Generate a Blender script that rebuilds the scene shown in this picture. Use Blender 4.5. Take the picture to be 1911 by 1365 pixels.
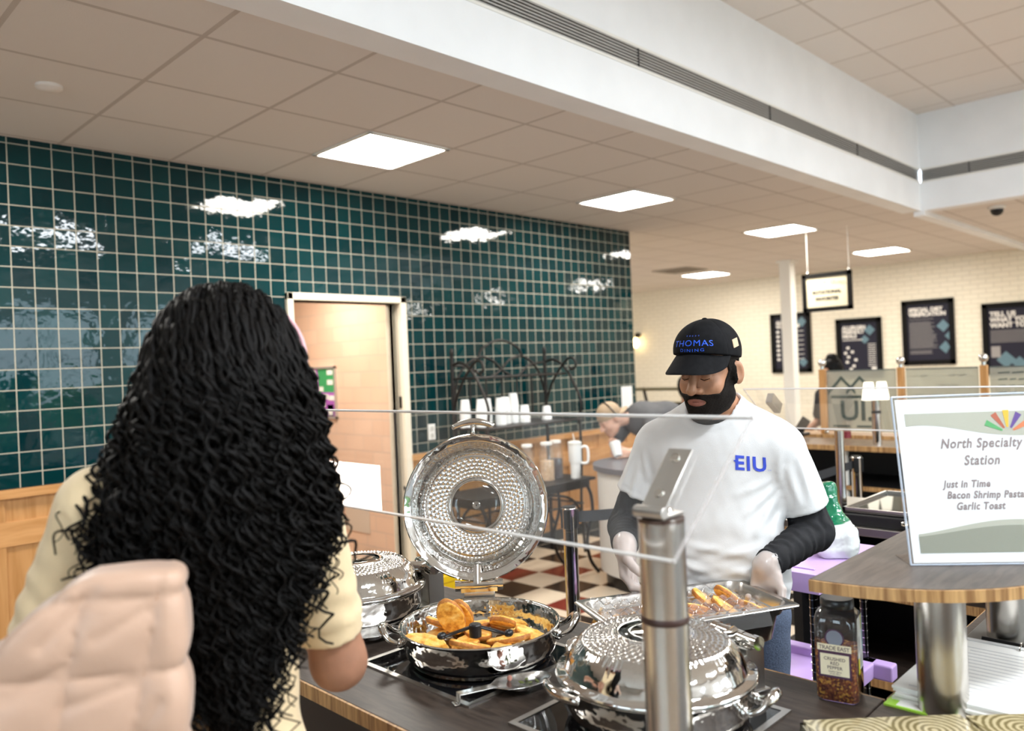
import bpy, bmesh, math, random
import numpy as np
from mathutils import Vector, Matrix

for o in list(bpy.data.objects):
    bpy.data.objects.remove(o)
SC = bpy.context.scene
COL = SC.collection
random.seed(7)
RNG = np.random.default_rng(7)

# ---------------------------------------------------------------- camera
yaw, pitch, roll = math.radians(44.73), math.radians(0.0235), math.radians(-2.398)
fv = Vector((math.cos(yaw) * math.cos(pitch), math.sin(yaw) * math.cos(pitch), math.sin(pitch)))
rv = Vector((math.sin(yaw), -math.cos(yaw), 0))
uv = rv.cross(fv)
r2 = math.cos(roll) * rv + math.sin(roll) * uv
u2 = -math.sin(roll) * rv + math.cos(roll) * uv
cd = bpy.data.cameras.new('camera')
cam = bpy.data.objects.new('camera', cd)
COL.objects.link(cam)
mw = Matrix((r2, u2, -fv)).transposed().to_4x4()
mw.translation = (0, 0, 1.62)
cam.matrix_world = mw
cd.sensor_width = 36
cd.lens = 1471.3 / 1911 * 36
cd.clip_start = 0.05
cd.dof.use_dof = True
cd.dof.focus_distance = 2.2
cd.dof.aperture_fstop = 2.4
SC.camera = cam

# ---------------------------------------------------------------- world, exposure, big lights
SC.view_settings.view_transform = 'Standard'
SC.view_settings.look = 'None'
SC.view_settings.gamma = 1
SC.view_settings.use_curve_mapping = False
SC.view_settings.exposure = 0.84
W = bpy.data.worlds.new('world')
SC.world = W
W.use_nodes = True
W.node_tree.nodes['Background'].inputs[0].default_value = (0.75, 0.87, 1.0, 1)
W.node_tree.nodes['Background'].inputs[1].default_value = 4.5


def area_light(name, loc, target, sx, sy, power, color):
    l = bpy.data.lights.new(name, 'AREA')
    l.shape = 'RECTANGLE'; l.size = sx; l.size_y = sy; l.energy = power; l.color = color
    o = bpy.data.objects.new(name, l); COL.objects.link(o)
    o.location = loc
    o.rotation_euler = (Vector(target) - Vector(loc)).to_track_quat('-Z', 'Y').to_euler()
    return o


# daylight comes in through the windows behind the camera (world); the rest is lamps
TROFFER_STRENGTH = 32.0
HIGH_TROFFER_STRENGTH = 34.0
HALL_STRENGTH = 13.0


# ---------------------------------------------------------------- naming helpers
def prop(o, label=None, cat=None, group=None, kind=None):
    if label: o['label'] = label
    if cat: o['category'] = cat
    if group: o['group'] = group
    if kind: o['kind'] = kind
    return o


def empty(name, loc, label, cat, group=None, rz=0.0):
    o = bpy.data.objects.new(name, None)
    COL.objects.link(o)
    o.empty_display_size = 0.05
    o.location = loc
    o.rotation_euler = (0, 0, rz)
    return prop(o, label, cat, group)


def child(o, parent):
    """o is built in world coordinates; keep it where it is"""
    o.parent = parent
    o.matrix_parent_inverse = parent_matrix(parent).inverted()
    return o


def parent_matrix(p):
    m = Matrix.LocRotScale(p.location, p.rotation_euler, p.scale)
    if p.parent is not None:
        m = parent_matrix(p.parent) @ p.matrix_parent_inverse @ m
    return m


def copy_tree(o, parent=None):
    c = o.copy(); COL.objects.link(c)
    if parent is not None:
        c.parent = parent
    for k in list(o.children):
        copy_tree(k, c)
    return c


# ---------------------------------------------------------------- materials
MATS = {}


def nt(m):
    return m.node_tree.nodes, m.node_tree.links


def mat(name, color, rough=0.5, metal=0.0, spec=0.5, trans=0.0, ior=1.45, alpha=1.0, coat=0.0, sheen=0.0, emit=None, estr=0.0, sss=0.0):
    if name in MATS: return MATS[name]
    m = bpy.data.materials.new(name); m.use_nodes = True
    b = m.node_tree.nodes['Principled BSDF']
    b.inputs['Base Color'].default_value = (*color, 1)
    b.inputs['Roughness'].default_value = rough
    b.inputs['Metallic'].default_value = metal
    b.inputs['Specular IOR Level'].default_value = spec
    b.inputs['Transmission Weight'].default_value = trans
    b.inputs['IOR'].default_value = ior
    b.inputs['Alpha'].default_value = alpha
    b.inputs['Coat Weight'].default_value = coat
    b.inputs['Sheen Weight'].default_value = sheen
    if sss:
        b.inputs['Subsurface Weight'].default_value = sss
        b.inputs['Subsurface Radius'].default_value = (0.02, 0.008, 0.004)
        b.inputs['Subsurface Scale'].default_value = 0.3
    if emit:
        b.inputs['Emission Color'].default_value = (*emit, 1)
        b.inputs['Emission Strength'].default_value = estr
    MATS[name] = m
    return m


def add_noise(m, scale=20, amount=0.15, bump=0.0, bscale=None, dist=0.01, stretch=None, detail=4):
    """vary the base colour and add bump by object-space noise"""
    n, l = nt(m); b = n['Principled BSDF']
    tc = n.new('ShaderNodeTexCoord'); mp = n.new('ShaderNodeMapping')
    l.new(tc.outputs['Object'], mp.inputs['Vector'])
    if stretch: mp.inputs['Scale'].default_value = stretch
    if amount:
        tx = n.new('ShaderNodeTexNoise'); tx.inputs['Scale'].default_value = scale; tx.inputs['Detail'].default_value = detail
        l.new(mp.outputs[0], tx.inputs['Vector'])
        mx = n.new('ShaderNodeMix'); mx.data_type = 'RGBA'
        c = b.inputs['Base Color'].default_value[:3]
        mx.inputs[6].default_value = (*[max(0, x * (1 - amount)) for x in c], 1)
        mx.inputs[7].default_value = (*[min(1, x * (1 + amount)) for x in c], 1)
        rp = n.new('ShaderNodeMapRange'); rp.inputs[1].default_value = 0.3; rp.inputs[2].default_value = 0.7
        l.new(tx.outputs[0], rp.inputs[0]); l.new(rp.outputs[0], mx.inputs[0])
        l.new(mx.outputs[2], b.inputs['Base Color'])
    if bump:
        t2 = n.new('ShaderNodeTexNoise'); t2.inputs['Scale'].default_value = bscale or scale; t2.inputs['Detail'].default_value = detail
        l.new(mp.outputs[0], t2.inputs['Vector'])
        bp = n.new('ShaderNodeBump'); bp.inputs['Strength'].default_value = bump; bp.inputs['Distance'].default_value = dist
        l.new(t2.outputs[0], bp.inputs['Height']); l.new(bp.outputs[0], b.inputs['Normal'])
    return m


def grid_mat(name, axes, c1, c2, mortar, bw, bh, msize, rough=0.3, offset=0.0, origin=(0, 0), bump=0.3, tilt=0.0, wav=0.0, wscale=12, mrough=0.8, spec=0.5, noise_bump=0.0, bias=0.0):
    """tiles / bricks by the brick texture in world coordinates (axes = which two coordinates)"""
    m = bpy.data.materials.new(name); m.use_nodes = True
    n, l = nt(m); b = n['Principled BSDF']
    g = n.new('ShaderNodeNewGeometry'); s = n.new('ShaderNodeSeparateXYZ'); l.new(g.outputs['Position'], s.inputs[0])
    cb = n.new('ShaderNodeCombineXYZ')
    for k, a in enumerate(axes):
        ad = n.new('ShaderNodeMath'); ad.operation = 'SUBTRACT'; ad.inputs[1].default_value = origin[k]
        l.new(s.outputs[a], ad.inputs[0]); l.new(ad.outputs[0], cb.inputs[k])
    br = n.new('ShaderNodeTexBrick'); br.offset = offset; br.squash = 1.0
    l.new(cb.outputs[0], br.inputs['Vector'])
    br.inputs['Color1'].default_value = (*c1, 1); br.inputs['Color2'].default_value = (*c2, 1); br.inputs['Mortar'].default_value = (*mortar, 1)
    br.inputs['Scale'].default_value = 1; br.inputs['Mortar Size'].default_value = msize; br.inputs['Mortar Smooth'].default_value = 0.1
    br.inputs['Bias'].default_value = bias; br.inputs['Brick Width'].default_value = bw; br.inputs['Row Height'].default_value = bh
    l.new(br.outputs['Color'], b.inputs['Base Color'])
    mr = n.new('ShaderNodeMapRange'); mr.inputs[3].default_value = rough; mr.inputs[4].default_value = mrough
    l.new(br.outputs['Fac'], mr.inputs[0]); l.new(mr.outputs[0], b.inputs['Roughness'])
    b.inputs['Specular IOR Level'].default_value = spec
    bp = n.new('ShaderNodeBump'); bp.inputs['Strength'].default_value = bump; bp.inputs['Distance'].default_value = 0.003; bp.invert = True
    l.new(br.outputs['Fac'], bp.inputs['Height'])
    last = bp
    if tilt or wav:
        fl = n.new('ShaderNodeVectorMath'); fl.operation = 'DIVIDE'; fl.inputs[1].default_value = (bw, bh, 1)
        l.new(cb.outputs[0], fl.inputs[0])
        f2 = n.new('ShaderNodeVectorMath'); f2.operation = 'FLOOR'; l.new(fl.outputs[0], f2.inputs[0])
        wn = n.new('ShaderNodeTexWhiteNoise'); l.new(f2.outputs[0], wn.inputs['Vector'])
        sb = n.new('ShaderNodeVectorMath'); sb.operation = 'SUBTRACT'; sb.inputs[1].default_value = (.5, .5, .5); l.new(wn.outputs['Color'], sb.inputs[0])
        sc = n.new('ShaderNodeVectorMath'); sc.operation = 'SCALE'; sc.inputs['Scale'].default_value = tilt; l.new(sb.outputs[0], sc.inputs[0])
        ad = n.new('ShaderNodeVectorMath'); ad.operation = 'ADD'; l.new(g.outputs['Normal'], ad.inputs[0]); l.new(sc.outputs[0], ad.inputs[1])
        nm = n.new('ShaderNodeVectorMath'); nm.operation = 'NORMALIZE'; l.new(ad.outputs[0], nm.inputs[0])
        nz = n.new('ShaderNodeTexNoise'); nz.inputs['Scale'].default_value = wscale; nz.inputs['Detail'].default_value = 2
        l.new(g.outputs['Position'], nz.inputs['Vector'])
        b2 = n.new('ShaderNodeBump'); b2.inputs['Strength'].default_value = wav; b2.inputs['Distance'].default_value = 0.01
        l.new(nz.outputs[0], b2.inputs['Height']); l.new(nm.outputs[0], b2.inputs['Normal']); l.new(b2.outputs[0], bp.inputs['Normal'])
    if noise_bump:
        nz = n.new('ShaderNodeTexNoise'); nz.inputs['Scale'].default_value = 160; l.new(g.outputs['Position'], nz.inputs['Vector'])
        b2 = n.new('ShaderNodeBump'); b2.inputs['Strength'].default_value = noise_bump; b2.inputs['Distance'].default_value = 0.004
        l.new(nz.outputs[0], b2.inputs['Height']); l.new(b2.outputs[0], bp.inputs['Normal'])
    l.new(last.outputs[0], b.inputs['Normal'])
    return m


def wood_mat(name, ca, cb_, scale=(1, 12, 12), rough=0.45, spec=0.4):
    m = bpy.data.materials.new(name); m.use_nodes = True
    n, l = nt(m); b = n['Principled BSDF']
    g = n.new('ShaderNodeNewGeometry'); mp = n.new('ShaderNodeMapping'); mp.inputs['Scale'].default_value = scale
    l.new(g.outputs['Position'], mp.inputs['Vector'])
    tx = n.new('ShaderNodeTexNoise'); tx.inputs['Scale'].default_value = 3.0; tx.inputs['Detail'].default_value = 6; tx.inputs['Distortion'].default_value = 0.8
    l.new(mp.outputs[0], tx.inputs['Vector'])
    rp = n.new('ShaderNodeMapRange'); rp.inputs[1].default_value = 0.35; rp.inputs[2].default_value = 0.65; l.new(tx.outputs[0], rp.inputs[0])
    mx = n.new('ShaderNodeMix'); mx.data_type = 'RGBA'
    mx.inputs[6].default_value = (*ca, 1); mx.inputs[7].default_value = (*cb_, 1)
    l.new(rp.outputs[0], mx.inputs[0]); l.new(mx.outputs[2], b.inputs['Base Color'])
    b.inputs['Roughness'].default_value = rough; b.inputs['Specular IOR Level'].default_value = spec
    return m


def glass_mat(name, tint=(1, 1, 1), refl=1.0, rough=0.0, haze=0.0, haze_col=(1, 1, 1)):
    """thin sheet: clear with a fresnel reflection, optionally a little milky"""
    m = bpy.data.materials.new(name); m.use_nodes = True
    n, l = nt(m); n.remove(n['Principled BSDF'])
    out = n['Material Output']
    tr = n.new('ShaderNodeBsdfTransparent'); tr.inputs[0].default_value = (*tint, 1)
    base = tr
    if haze:
        df = n.new('ShaderNodeBsdfDiffuse'); df.inputs[0].default_value = (*haze_col, 1)
        mh = n.new('ShaderNodeMixShader'); mh.inputs[0].default_value = haze
        l.new(tr.outputs[0], mh.inputs[1]); l.new(df.outputs[0], mh.inputs[2]); base = mh
    gl = n.new('ShaderNodeBsdfGlossy'); gl.inputs['Roughness'].default_value = rough
    lw = n.new('ShaderNodeLayerWeight'); lw.inputs[0].default_value = 0.5
    pw = n.new('ShaderNodeMath'); pw.operation = 'POWER'; pw.inputs[1].default_value = 5; l.new(lw.outputs['Facing'], pw.inputs[0])
    mu = n.new('ShaderNodeMath'); mu.operation = 'MULTIPLY_ADD'; mu.inputs[1].default_value = 0.93 * refl; mu.inputs[2].default_value = 0.055 * refl; l.new(pw.outputs[0], mu.inputs[0])
    ms = n.new('ShaderNodeMixShader'); l.new(mu.outputs[0], ms.inputs[0]); l.new(base.outputs[0], ms.inputs[1]); l.new(gl.outputs[0], ms.inputs[2])
    l.new(ms.outputs[0], out.inputs[0])
    return m


def emit_mat(name, color, strength):
    m = bpy.data.materials.new(name); m.use_nodes = True
    n, l = nt(m); n.remove(n['Principled BSDF'])
    e = n.new('ShaderNodeEmission'); e.inputs[0].default_value = (*color, 1); e.inputs[1].default_value = strength
    l.new(e.outputs[0], n['Material Output'].inputs[0])
    return m


# ---------------------------------------------------------------- mesh builder
class MB:
    def __init__(s):
        s.v = []; s.f = []; s.mi = []; s.cur = 0

    def add(s, verts, faces, m=None):
        o = len(s.v)
        s.v.extend([tuple(x) for x in verts])
        s.f.extend([tuple(i + o for i in f) for f in faces])
        s.mi.extend([s.cur if m is None else m] * len(faces))
        return s

    def box(s, c, size, rot=None, m=None):
        x, y, z = [k / 2 for k in size]
        vs = [Vector((sx * x, sy * y, sz * z)) for sx in (-1, 1) for sy in (-1, 1) for sz in (-1, 1)]
        if rot is not None: vs = [rot @ v for v in vs]
        vs = [v + Vector(c) for v in vs]
        return s.add(vs, [(0, 1, 3, 2), (4, 6, 7, 5), (0, 4, 5, 1), (2, 3, 7, 6), (0, 2, 6, 4), (1, 5, 7, 3)], m)

    def span(s, a, b, m=None):
        return s.box([(a[i] + b[i]) / 2 for i in range(3)], [abs(b[i] - a[i]) for i in range(3)], None, m)

    def quad(s, a, b, c, d, m=None):
        return s.add([a, b, c, d], [(0, 1, 2, 3)], m)

    def rings(s, rings, closed_u=True, cap0=True, cap1=True, m=None):
        n = len(rings[0]); vs = [p for r in rings for p in r]; fs = []
        for i in range(len(rings) - 1):
            for j in range(n if closed_u else n - 1):
                k = (j + 1) % n
                fs.append((i * n + j, i * n + k, (i + 1) * n + k, (i + 1) * n + j))
        if cap0: fs.append(tuple(reversed(range(n))))
        if cap1: fs.append(tuple((len(rings) - 1) * n + j for j in range(n)))
        return s.add(vs, fs, m)

    def lathe(s, prof, c=(0, 0, 0), seg=48, M=None, cap0=False, cap1=False, m=None):
        rs = []
        for r, z in prof:
            ring = []
            for j in range(seg):
                a = 2 * math.pi * j / seg
                p = Vector((r * math.cos(a), r * math.sin(a), z))
                if M is not None: p = M @ p
                ring.append(p + Vector(c))
            rs.append(ring)
        return s.rings(rs, True, cap0, cap1, m)

    def cyl(s, a, b, r0, r1=None, seg=20, m=None, caps=True):
        return s.tube([a, b], [r0, r0 if r1 is None else r1], seg, m, caps)

    def tube(s, pts, r, seg=10, m=None, caps=True, flat=1.0):
        pts = [Vector(p) for p in pts]
        rr = r if isinstance(r, (list, tuple)) else [r] * len(pts)
        t0 = (pts[1] - pts[0]).normalized()
        up = Vector((0, 0, 1)) if abs(t0.z) < 0.9 else Vector((1, 0, 0))
        nrm = t0.cross(up).normalized()
        rs = []
        for i, p in enumerate(pts):
            t = (pts[min(i + 1, len(pts) - 1)] - pts[max(i - 1, 0)])
            t = t.normalized() if t.length > 1e-9 else t0
            nrm = (nrm - t * nrm.dot(t))
            nrm = nrm.normalized() if nrm.length > 1e-6 else t.orthogonal().normalized()
            bn = t.cross(nrm)
            rs.append([p + (nrm * math.cos(2 * math.pi * j / seg) + bn * flat * math.sin(2 * math.pi * j / seg)) * rr[i] for j in range(seg)])
        return s.rings(rs, True, caps, caps, m)

    def sphere(s, c, r, seg=20, rings=12, M=None, m=None):
        rad = r if isinstance(r, (tuple, list)) else (r, r, r)
        rs = []
        for i in range(rings + 1):
            th = math.pi * i / rings
            sr = max(math.sin(th), 1e-3)
            ring = []
            for j in range(seg):
                a = 2 * math.pi * j / seg
                p = Vector((rad[0] * sr * math.cos(a), rad[1] * sr * math.sin(a), -rad[2] * math.cos(th)))
                if M is not None: p = M @ p
                ring.append(p + Vector(c))
            rs.append(ring)
        return s.rings(rs, True, True, True, m)

    def prism(s, poly, h0, h1, M=None, c=(0, 0, 0), m=None):
        """extrude a 2-D polygon along z from h0 to h1"""
        f = (lambda p: (M @ Vector(p) if M is not None else Vector(p)) + Vector(c))
        return s.rings([[f((x, y, h0)) for x, y in poly], [f((x, y, h1)) for x, y in poly]], True, True, True, m)

    def build(s, name, mats, parent=None, smooth=False, bevel=0.0, angle=40, seg=2):
        me = bpy.data.meshes.new(name)
        me.from_pydata([tuple(v) for v in s.v], [], s.f)
        ms = mats if isinstance(mats, (list, tuple)) else [mats]
        for m in ms: me.materials.append(m)
        if len(ms) > 1: me.polygons.foreach_set('material_index', s.mi)
        bm = bmesh.new(); bm.from_mesh(me); bmesh.ops.recalc_face_normals(bm, faces=bm.faces); bm.to_mesh(me); bm.free()
        o = bpy.data.objects.new(name, me); COL.objects.link(o)
        if smooth:
            me.polygons.foreach_set('use_smooth', [True] * len(me.polygons))
            if angle < 180:
                me.set_sharp_from_angle(angle=math.radians(angle))
        if bevel:
            b = o.modifiers.new('bevel', 'BEVEL'); b.width = bevel; b.segments = seg; b.limit_method = 'ANGLE'; b.angle_limit = math.radians(35)
        if parent is not None: child(o, parent)
        return o


def catmull(pts, n=8, closed=False):
    P = [np.array(p, float) for p in pts]; out = []
    N = len(P)
    for i in range(N if closed else N - 1):
        p0 = P[i - 1] if (i > 0 or closed) else P[0]; p1 = P[i]; p2 = P[(i + 1) % N]
        p3 = P[(i + 2) % N] if (closed or i + 2 < N) else P[-1]
        for k in range(n):
            t = k / n
            out.append(0.5 * ((2 * p1) + (-p0 + p2) * t + (2 * p0 - 5 * p1 + 4 * p2 - p3) * t * t + (-p0 + 3 * p1 - 3 * p2 + p3) * t ** 3))
    if not closed: out.append(P[-1])
    return out


def text_geo(s, size=1.0, bold=0.0, shear=0.0, align='CENTER', spacing=1.0, line=1.0):
    """letters as flat polygons (2-D verts, faces) with their bottom-left / centre at the origin"""
    c = bpy.data.curves.new('txt', 'FONT')
    c.body = s; c.size = size; c.offset = bold; c.shear = shear; c.align_x = align; c.space_character = spacing; c.space_line = line
    c.resolution_u = 3
    o = bpy.data.objects.new('txt', c); COL.objects.link(o)
    dg = bpy.context.evaluated_depsgraph_get(); dg.update()
    me = bpy.data.meshes.new_from_object(o.evaluated_get(dg))
    vs = [v.co.copy() for v in me.vertices]; fs = [tuple(p.vertices) for p in me.polygons]
    bpy.data.objects.remove(o); bpy.data.curves.remove(c); bpy.data.meshes.remove(me)
    return vs, fs


def put_text(mb, s, origin, ux, uy, size, m=None, lift=0.0, xs=1.0, **k):
    vs, fs = text_geo(s, size, **k)
    ux, uy = Vector(ux), Vector(uy); nz = ux.cross(uy).normalized()
    return mb.add([Vector(origin) + ux * v.x * xs + uy * v.y + nz * lift for v in vs], fs, m)


# ---------------------------------------------------------------- signed-distance modelling
def A(*x): return np.array(x, float)


def smin(a, b, k):
    if k <= 0: return np.minimum(a, b)
    h = np.maximum(k - np.abs(a - b), 0) / k
    return np.minimum(a, b) - h * h * k * 0.25


def smax(a, b, k): return -smin(-a, -b, k)


def capsule(P, a, b, ra, rb=None):
    rb = ra if rb is None else rb
    a = np.asarray(a, float); b = np.asarray(b, float)
    ba = b - a; pa = P - a
    h = np.clip((pa @ ba) / max(ba @ ba, 1e-12), 0, 1)
    return np.linalg.norm(pa - h[..., None] * ba, axis=-1) - (ra + (rb - ra) * h)


def chain(P, pts, rs, k=0.02):
    d = None
    for i in range(len(pts) - 1):
        c = capsule(P, pts[i], pts[i + 1], rs[i], rs[i + 1])
        d = c if d is None else smin(d, c, k)
    return d


def ellipsoid(P, c, r, R=None):
    q = P - np.asarray(c, float)
    if R is not None: q = q @ np.asarray(R)      # columns of R = local axes
    r = np.asarray(r, float)
    k0 = np.linalg.norm(q / r, axis=-1); k1 = np.linalg.norm(q / (r * r), axis=-1)
    return k0 * (k0 - 1.0) / np.maximum(k1, 1e-9)


def rbox(P, c, h, r, R=None):
    q = P - np.asarray(c, float)
    if R is not None: q = q @ np.asarray(R)
    q = np.abs(q) - (np.asarray(h, float) - r)
    return np.linalg.norm(np.maximum(q, 0), axis=-1) + np.minimum(q.max(axis=-1), 0) - r


def vnoise(P, s, seed=0):
    """cheap smooth pseudo-noise from sines"""
    r = np.random.default_rng(seed); out = 0
    for i in range(5):
        d = r.normal(size=3); d /= np.linalg.norm(d)
        out = out + np.sin((P @ d) * s * (0.7 + 0.25 * i) * 2 * math.pi + r.uniform(0, 6.28))
    return out / 5


def surface_nets(f, lo, hi, h):
    lo = np.asarray(lo, float); n = np.ceil((np.asarray(hi, float) - lo) / h).astype(int) + 1
    D = np.full(n, 1.0, np.float32)
    B = 12
    # coarse pass: only blocks near the surface are sampled
    bl = [np.arange(0, k, B) for k in n]
    bx = np.stack(np.meshgrid(*bl, indexing='ij'), -1).reshape(-1, 3)
    cen = lo + (bx + B / 2) * h
    dc = f(cen)
    rad = B * h * 0.5 * math.sqrt(3) * 1.35 + h * 2
    for i in range(len(bx)):
        a = bx[i]; e = np.minimum(a + B, n)
        if abs(dc[i]) > rad: D[a[0]:e[0], a[1]:e[1], a[2]:e[2]] = np.sign(dc[i])
    act = np.where(np.abs(dc) <= rad)[0]
    for st in range(0, len(act), 160):
        part = act[st:st + 160]; idx = []
        for i in part:
            a = bx[i]; e = np.minimum(a + B, n)
            idx.append(np.stack(np.meshgrid(*[np.arange(a[k], e[k]) for k in range(3)], indexing='ij'), -1).reshape(-1, 3))
        idx = np.concatenate(idx)
        D[idx[:, 0], idx[:, 1], idx[:, 2]] = f(lo + idx * h)
    S = D < 0
    c = [S[i:n[0] - 1 + i, j:n[1] - 1 + j, k:n[2] - 1 + k] for i in (0, 1) for j in (0, 1) for k in (0, 1)]
    tot = sum(x.astype(np.int8) for x in c)
    cells = np.argwhere((tot > 0) & (tot < 8))
    vid = np.full(n - 1, -1, np.int64); vid[cells[:, 0], cells[:, 1], cells[:, 2]] = np.arange(len(cells))
    off = np.array([(i, j, k) for i in (0, 1) for j in (0, 1) for k in (0, 1)])
    val = np.stack([D[cells[:, 0] + o[0], cells[:, 1] + o[1], cells[:, 2] + o[2]] for o in off], 1).astype(float)
    acc = np.zeros((len(cells), 3)); cnt = np.zeros(len(cells))
    for a in range(8):
        for b in range(a + 1, 8):
            if np.abs(off[a] - off[b]).sum() != 1: continue
            va, vb = val[:, a], val[:, b]; cr = (va < 0) != (vb < 0)
            t = np.where(cr, va / np.where(cr, va - vb, 1), 0)
            acc += np.where(cr[:, None], off[a] + t[:, None] * (off[b] - off[a]), 0); cnt += cr
    V = lo + (cells + acc / np.maximum(cnt, 1)[:, None]) * h
    F = []
    for ax in range(3):
        u, v = (ax + 1) % 3, (ax + 2) % 3
        sl0 = [slice(1, n[i] - 1) for i in range(3)]; sl1 = list(sl0)
        sl0[ax] = slice(0, n[ax] - 1); sl1[ax] = slice(1, n[ax])
        e = np.argwhere(S[tuple(sl0)] != S[tuple(sl1)])
        if not len(e): continue
        base = e.copy()
        for i in range(3):
            if i != ax: base[:, i] += 1
        ins = S[base[:, 0], base[:, 1], base[:, 2]]
        q = []
        for du, dv in ((-1, -1), (0, -1), (0, 0), (-1, 0)):
            cc = base.copy(); cc[:, u] += du; cc[:, v] += dv
            q.append(vid[cc[:, 0], cc[:, 1], cc[:, 2]])
        q = np.stack(q, 1)
        q = np.where(ins[:, None], q, q[:, ::-1])
        F.append(q[(q >= 0).all(1)])
    return V, np.concatenate(F)


def grad(f, V, e=1e-3):
    g = np.stack([f(V + np.eye(3)[i] * e) - f(V - np.eye(3)[i] * e) for i in range(3)], -1)
    return g / np.maximum(np.linalg.norm(g, axis=-1, keepdims=True), 1e-9)


def np_mesh(name, parts, mats, parent=None, smooth=True):
    """parts: list of (V, F, material index array or int)"""
    V = np.concatenate([p[0] for p in parts]); o = 0; F = []; MI = []
    for v, f, m in parts:
        F.append(np.asarray(f) + o); o += len(v)
        MI.append(np.full(len(f), m) if np.isscalar(m) else np.asarray(m))
    F = np.concatenate(F); MI = np.concatenate(MI)
    me = bpy.data.meshes.new(name)
    me.vertices.add(len(V)); me.vertices.foreach_set('co', V.astype(np.float32).ravel())
    k = F.shape[1]
    me.loops.add(F.size); me.loops.foreach_set('vertex_index', F.astype(np.int32).ravel())
    me.polygons.add(len(F)); me.polygons.foreach_set('loop_start', np.arange(0, F.size, k, dtype=np.int32))
    me.polygons.foreach_set('loop_total', np.full(len(F), k, np.int32))
    ms = mats if isinstance(mats, (list, tuple)) else [mats]
    for m in ms: me.materials.append(m)
    me.polygons.foreach_set('material_index', MI.astype(np.int32))
    me.polygons.foreach_set('use_smooth', [smooth] * len(F))
    me.update(); me.validate()
    ob = bpy.data.objects.new(name, me); COL.objects.link(ob)
    if parent is not None: child(ob, parent)
    return ob


def sdf_obj(name, f, lo, hi, h, mats, parent=None, xf=None, region=None):
    V, F = surface_nets(f, lo, hi, h)
    mi = 0
    if region is not None:
        mi = region(V[F].mean(1))
    if xf is not None: V = xf(V); F = F[:, ::-1]
    return np_mesh(name, [(V, F, mi)], mats, parent)


class Frame:
    """a figure's own axes: l to its left, f forward, z up"""
    def __init__(s, x, y, deg):
        a = math.radians(deg); s.o = A(x, y, 0); s.fw = A(math.cos(a), math.sin(a), 0); s.lf = A(-math.sin(a), math.cos(a), 0)

    def w(s, P):
        P = np.asarray(P, float)
        return s.o + P[..., 0:1] * s.lf + P[..., 1:2] * s.fw + P[..., 2:3] * A(0, 0, 1)


def rotm(yaw, pitch, roll=0):
    """columns: left axis, forward axis, up axis of a head turned by yaw (to its left), pitched down by pitch, tilted by roll"""
    cy, sy = math.cos(yaw), math.sin(yaw)
    Rz = np.array([[cy, sy, 0], [-sy, cy, 0], [0, 0, 1]])
    cp, sp = math.cos(pitch), math.sin(pitch)
    Rx = np.array([[1, 0, 0], [0, cp, sp], [0, -sp, cp]])
    cr, sr = math.cos(roll), math.sin(roll)
    Ry = np.array([[cr, 0, sr], [0, 1, 0], [-sr, 0, cr]])
    return Rz @ Rx @ Ry
# ================================================================ THE ROOM
CEIL, HIGH = 2.965, 3.90
WY = 4.87            # tiled wall
TEAL = grid_mat('teal_tile', (0, 2), (0.0010, 0.017, 0.021), (0.0018, 0.031, 0.034), (0.42, 0.39, 0.31), 0.108, 0.111, 0.0027, rough=0.045, origin=(1.132, 0.045), bump=0.5, tilt=0.018, wav=0.12, wscale=14, spec=0.36)
CEILM = grid_mat('ceiling_tile', (0, 1), (0.745, 0.69, 0.64), (0.725, 0.67, 0.62), (0.54, 0.48, 0.43), 0.61, 0.61, 0.011, rough=0.9, origin=(2.606, 3.612), bump=0.6, noise_bump=0.15, spec=0.1)
HCEILM = grid_mat('high_ceiling_tile', (0, 1), (0.80, 0.75, 0.70), (0.77, 0.72, 0.67), (0.62, 0.56, 0.5), 0.61, 0.61, 0.011, rough=0.9, origin=(2.606, 2.2), bump=0.6, noise_bump=0.5, spec=0.1)
BRICKM = grid_mat('painted_brick', (1, 2), (0.85, 0.78, 0.63), (0.83, 0.76, 0.61), (0.70, 0.64, 0.50), 0.2, 0.07, 0.006, rough=0.5, offset=0.5, bump=0.6, spec=0.4)
PINKM = grid_mat('corridor_tile', (1, 2), (0.80, 0.57, 0.42), (0.75, 0.52, 0.375), (0.62, 0.45, 0.34), 0.27, 0.135, 0.006, rough=0.25, offset=0.5, bump=0.5, spec=0.5)
SOFFM = add_noise(mat('soffit_paint', (0.86, 0.87, 0.88), 0.55), 3, 0.03, 0.05, 60)
CREAM = mat('cream_paint', (0.78, 0.71, 0.56), 0.5)
OAK = wood_mat('oak_vertical', (0.40, 0.19, 0.058), (0.52, 0.27, 0.10), (9, 9, 0.9))
OAKH = wood_mat('oak_rail', (0.44, 0.21, 0.065), (0.56, 0.29, 0.11), (0.9, 9, 9))
BLACKV = mat('black_vinyl', (0.012, 0.012, 0.012), 0.35)
ALU = mat('anodised_aluminium', (0.45, 0.44, 0.42), 0.45, 0.6)
WHITEM = mat('white_metal', (0.80, 0.78, 0.73), 0.45)


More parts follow.
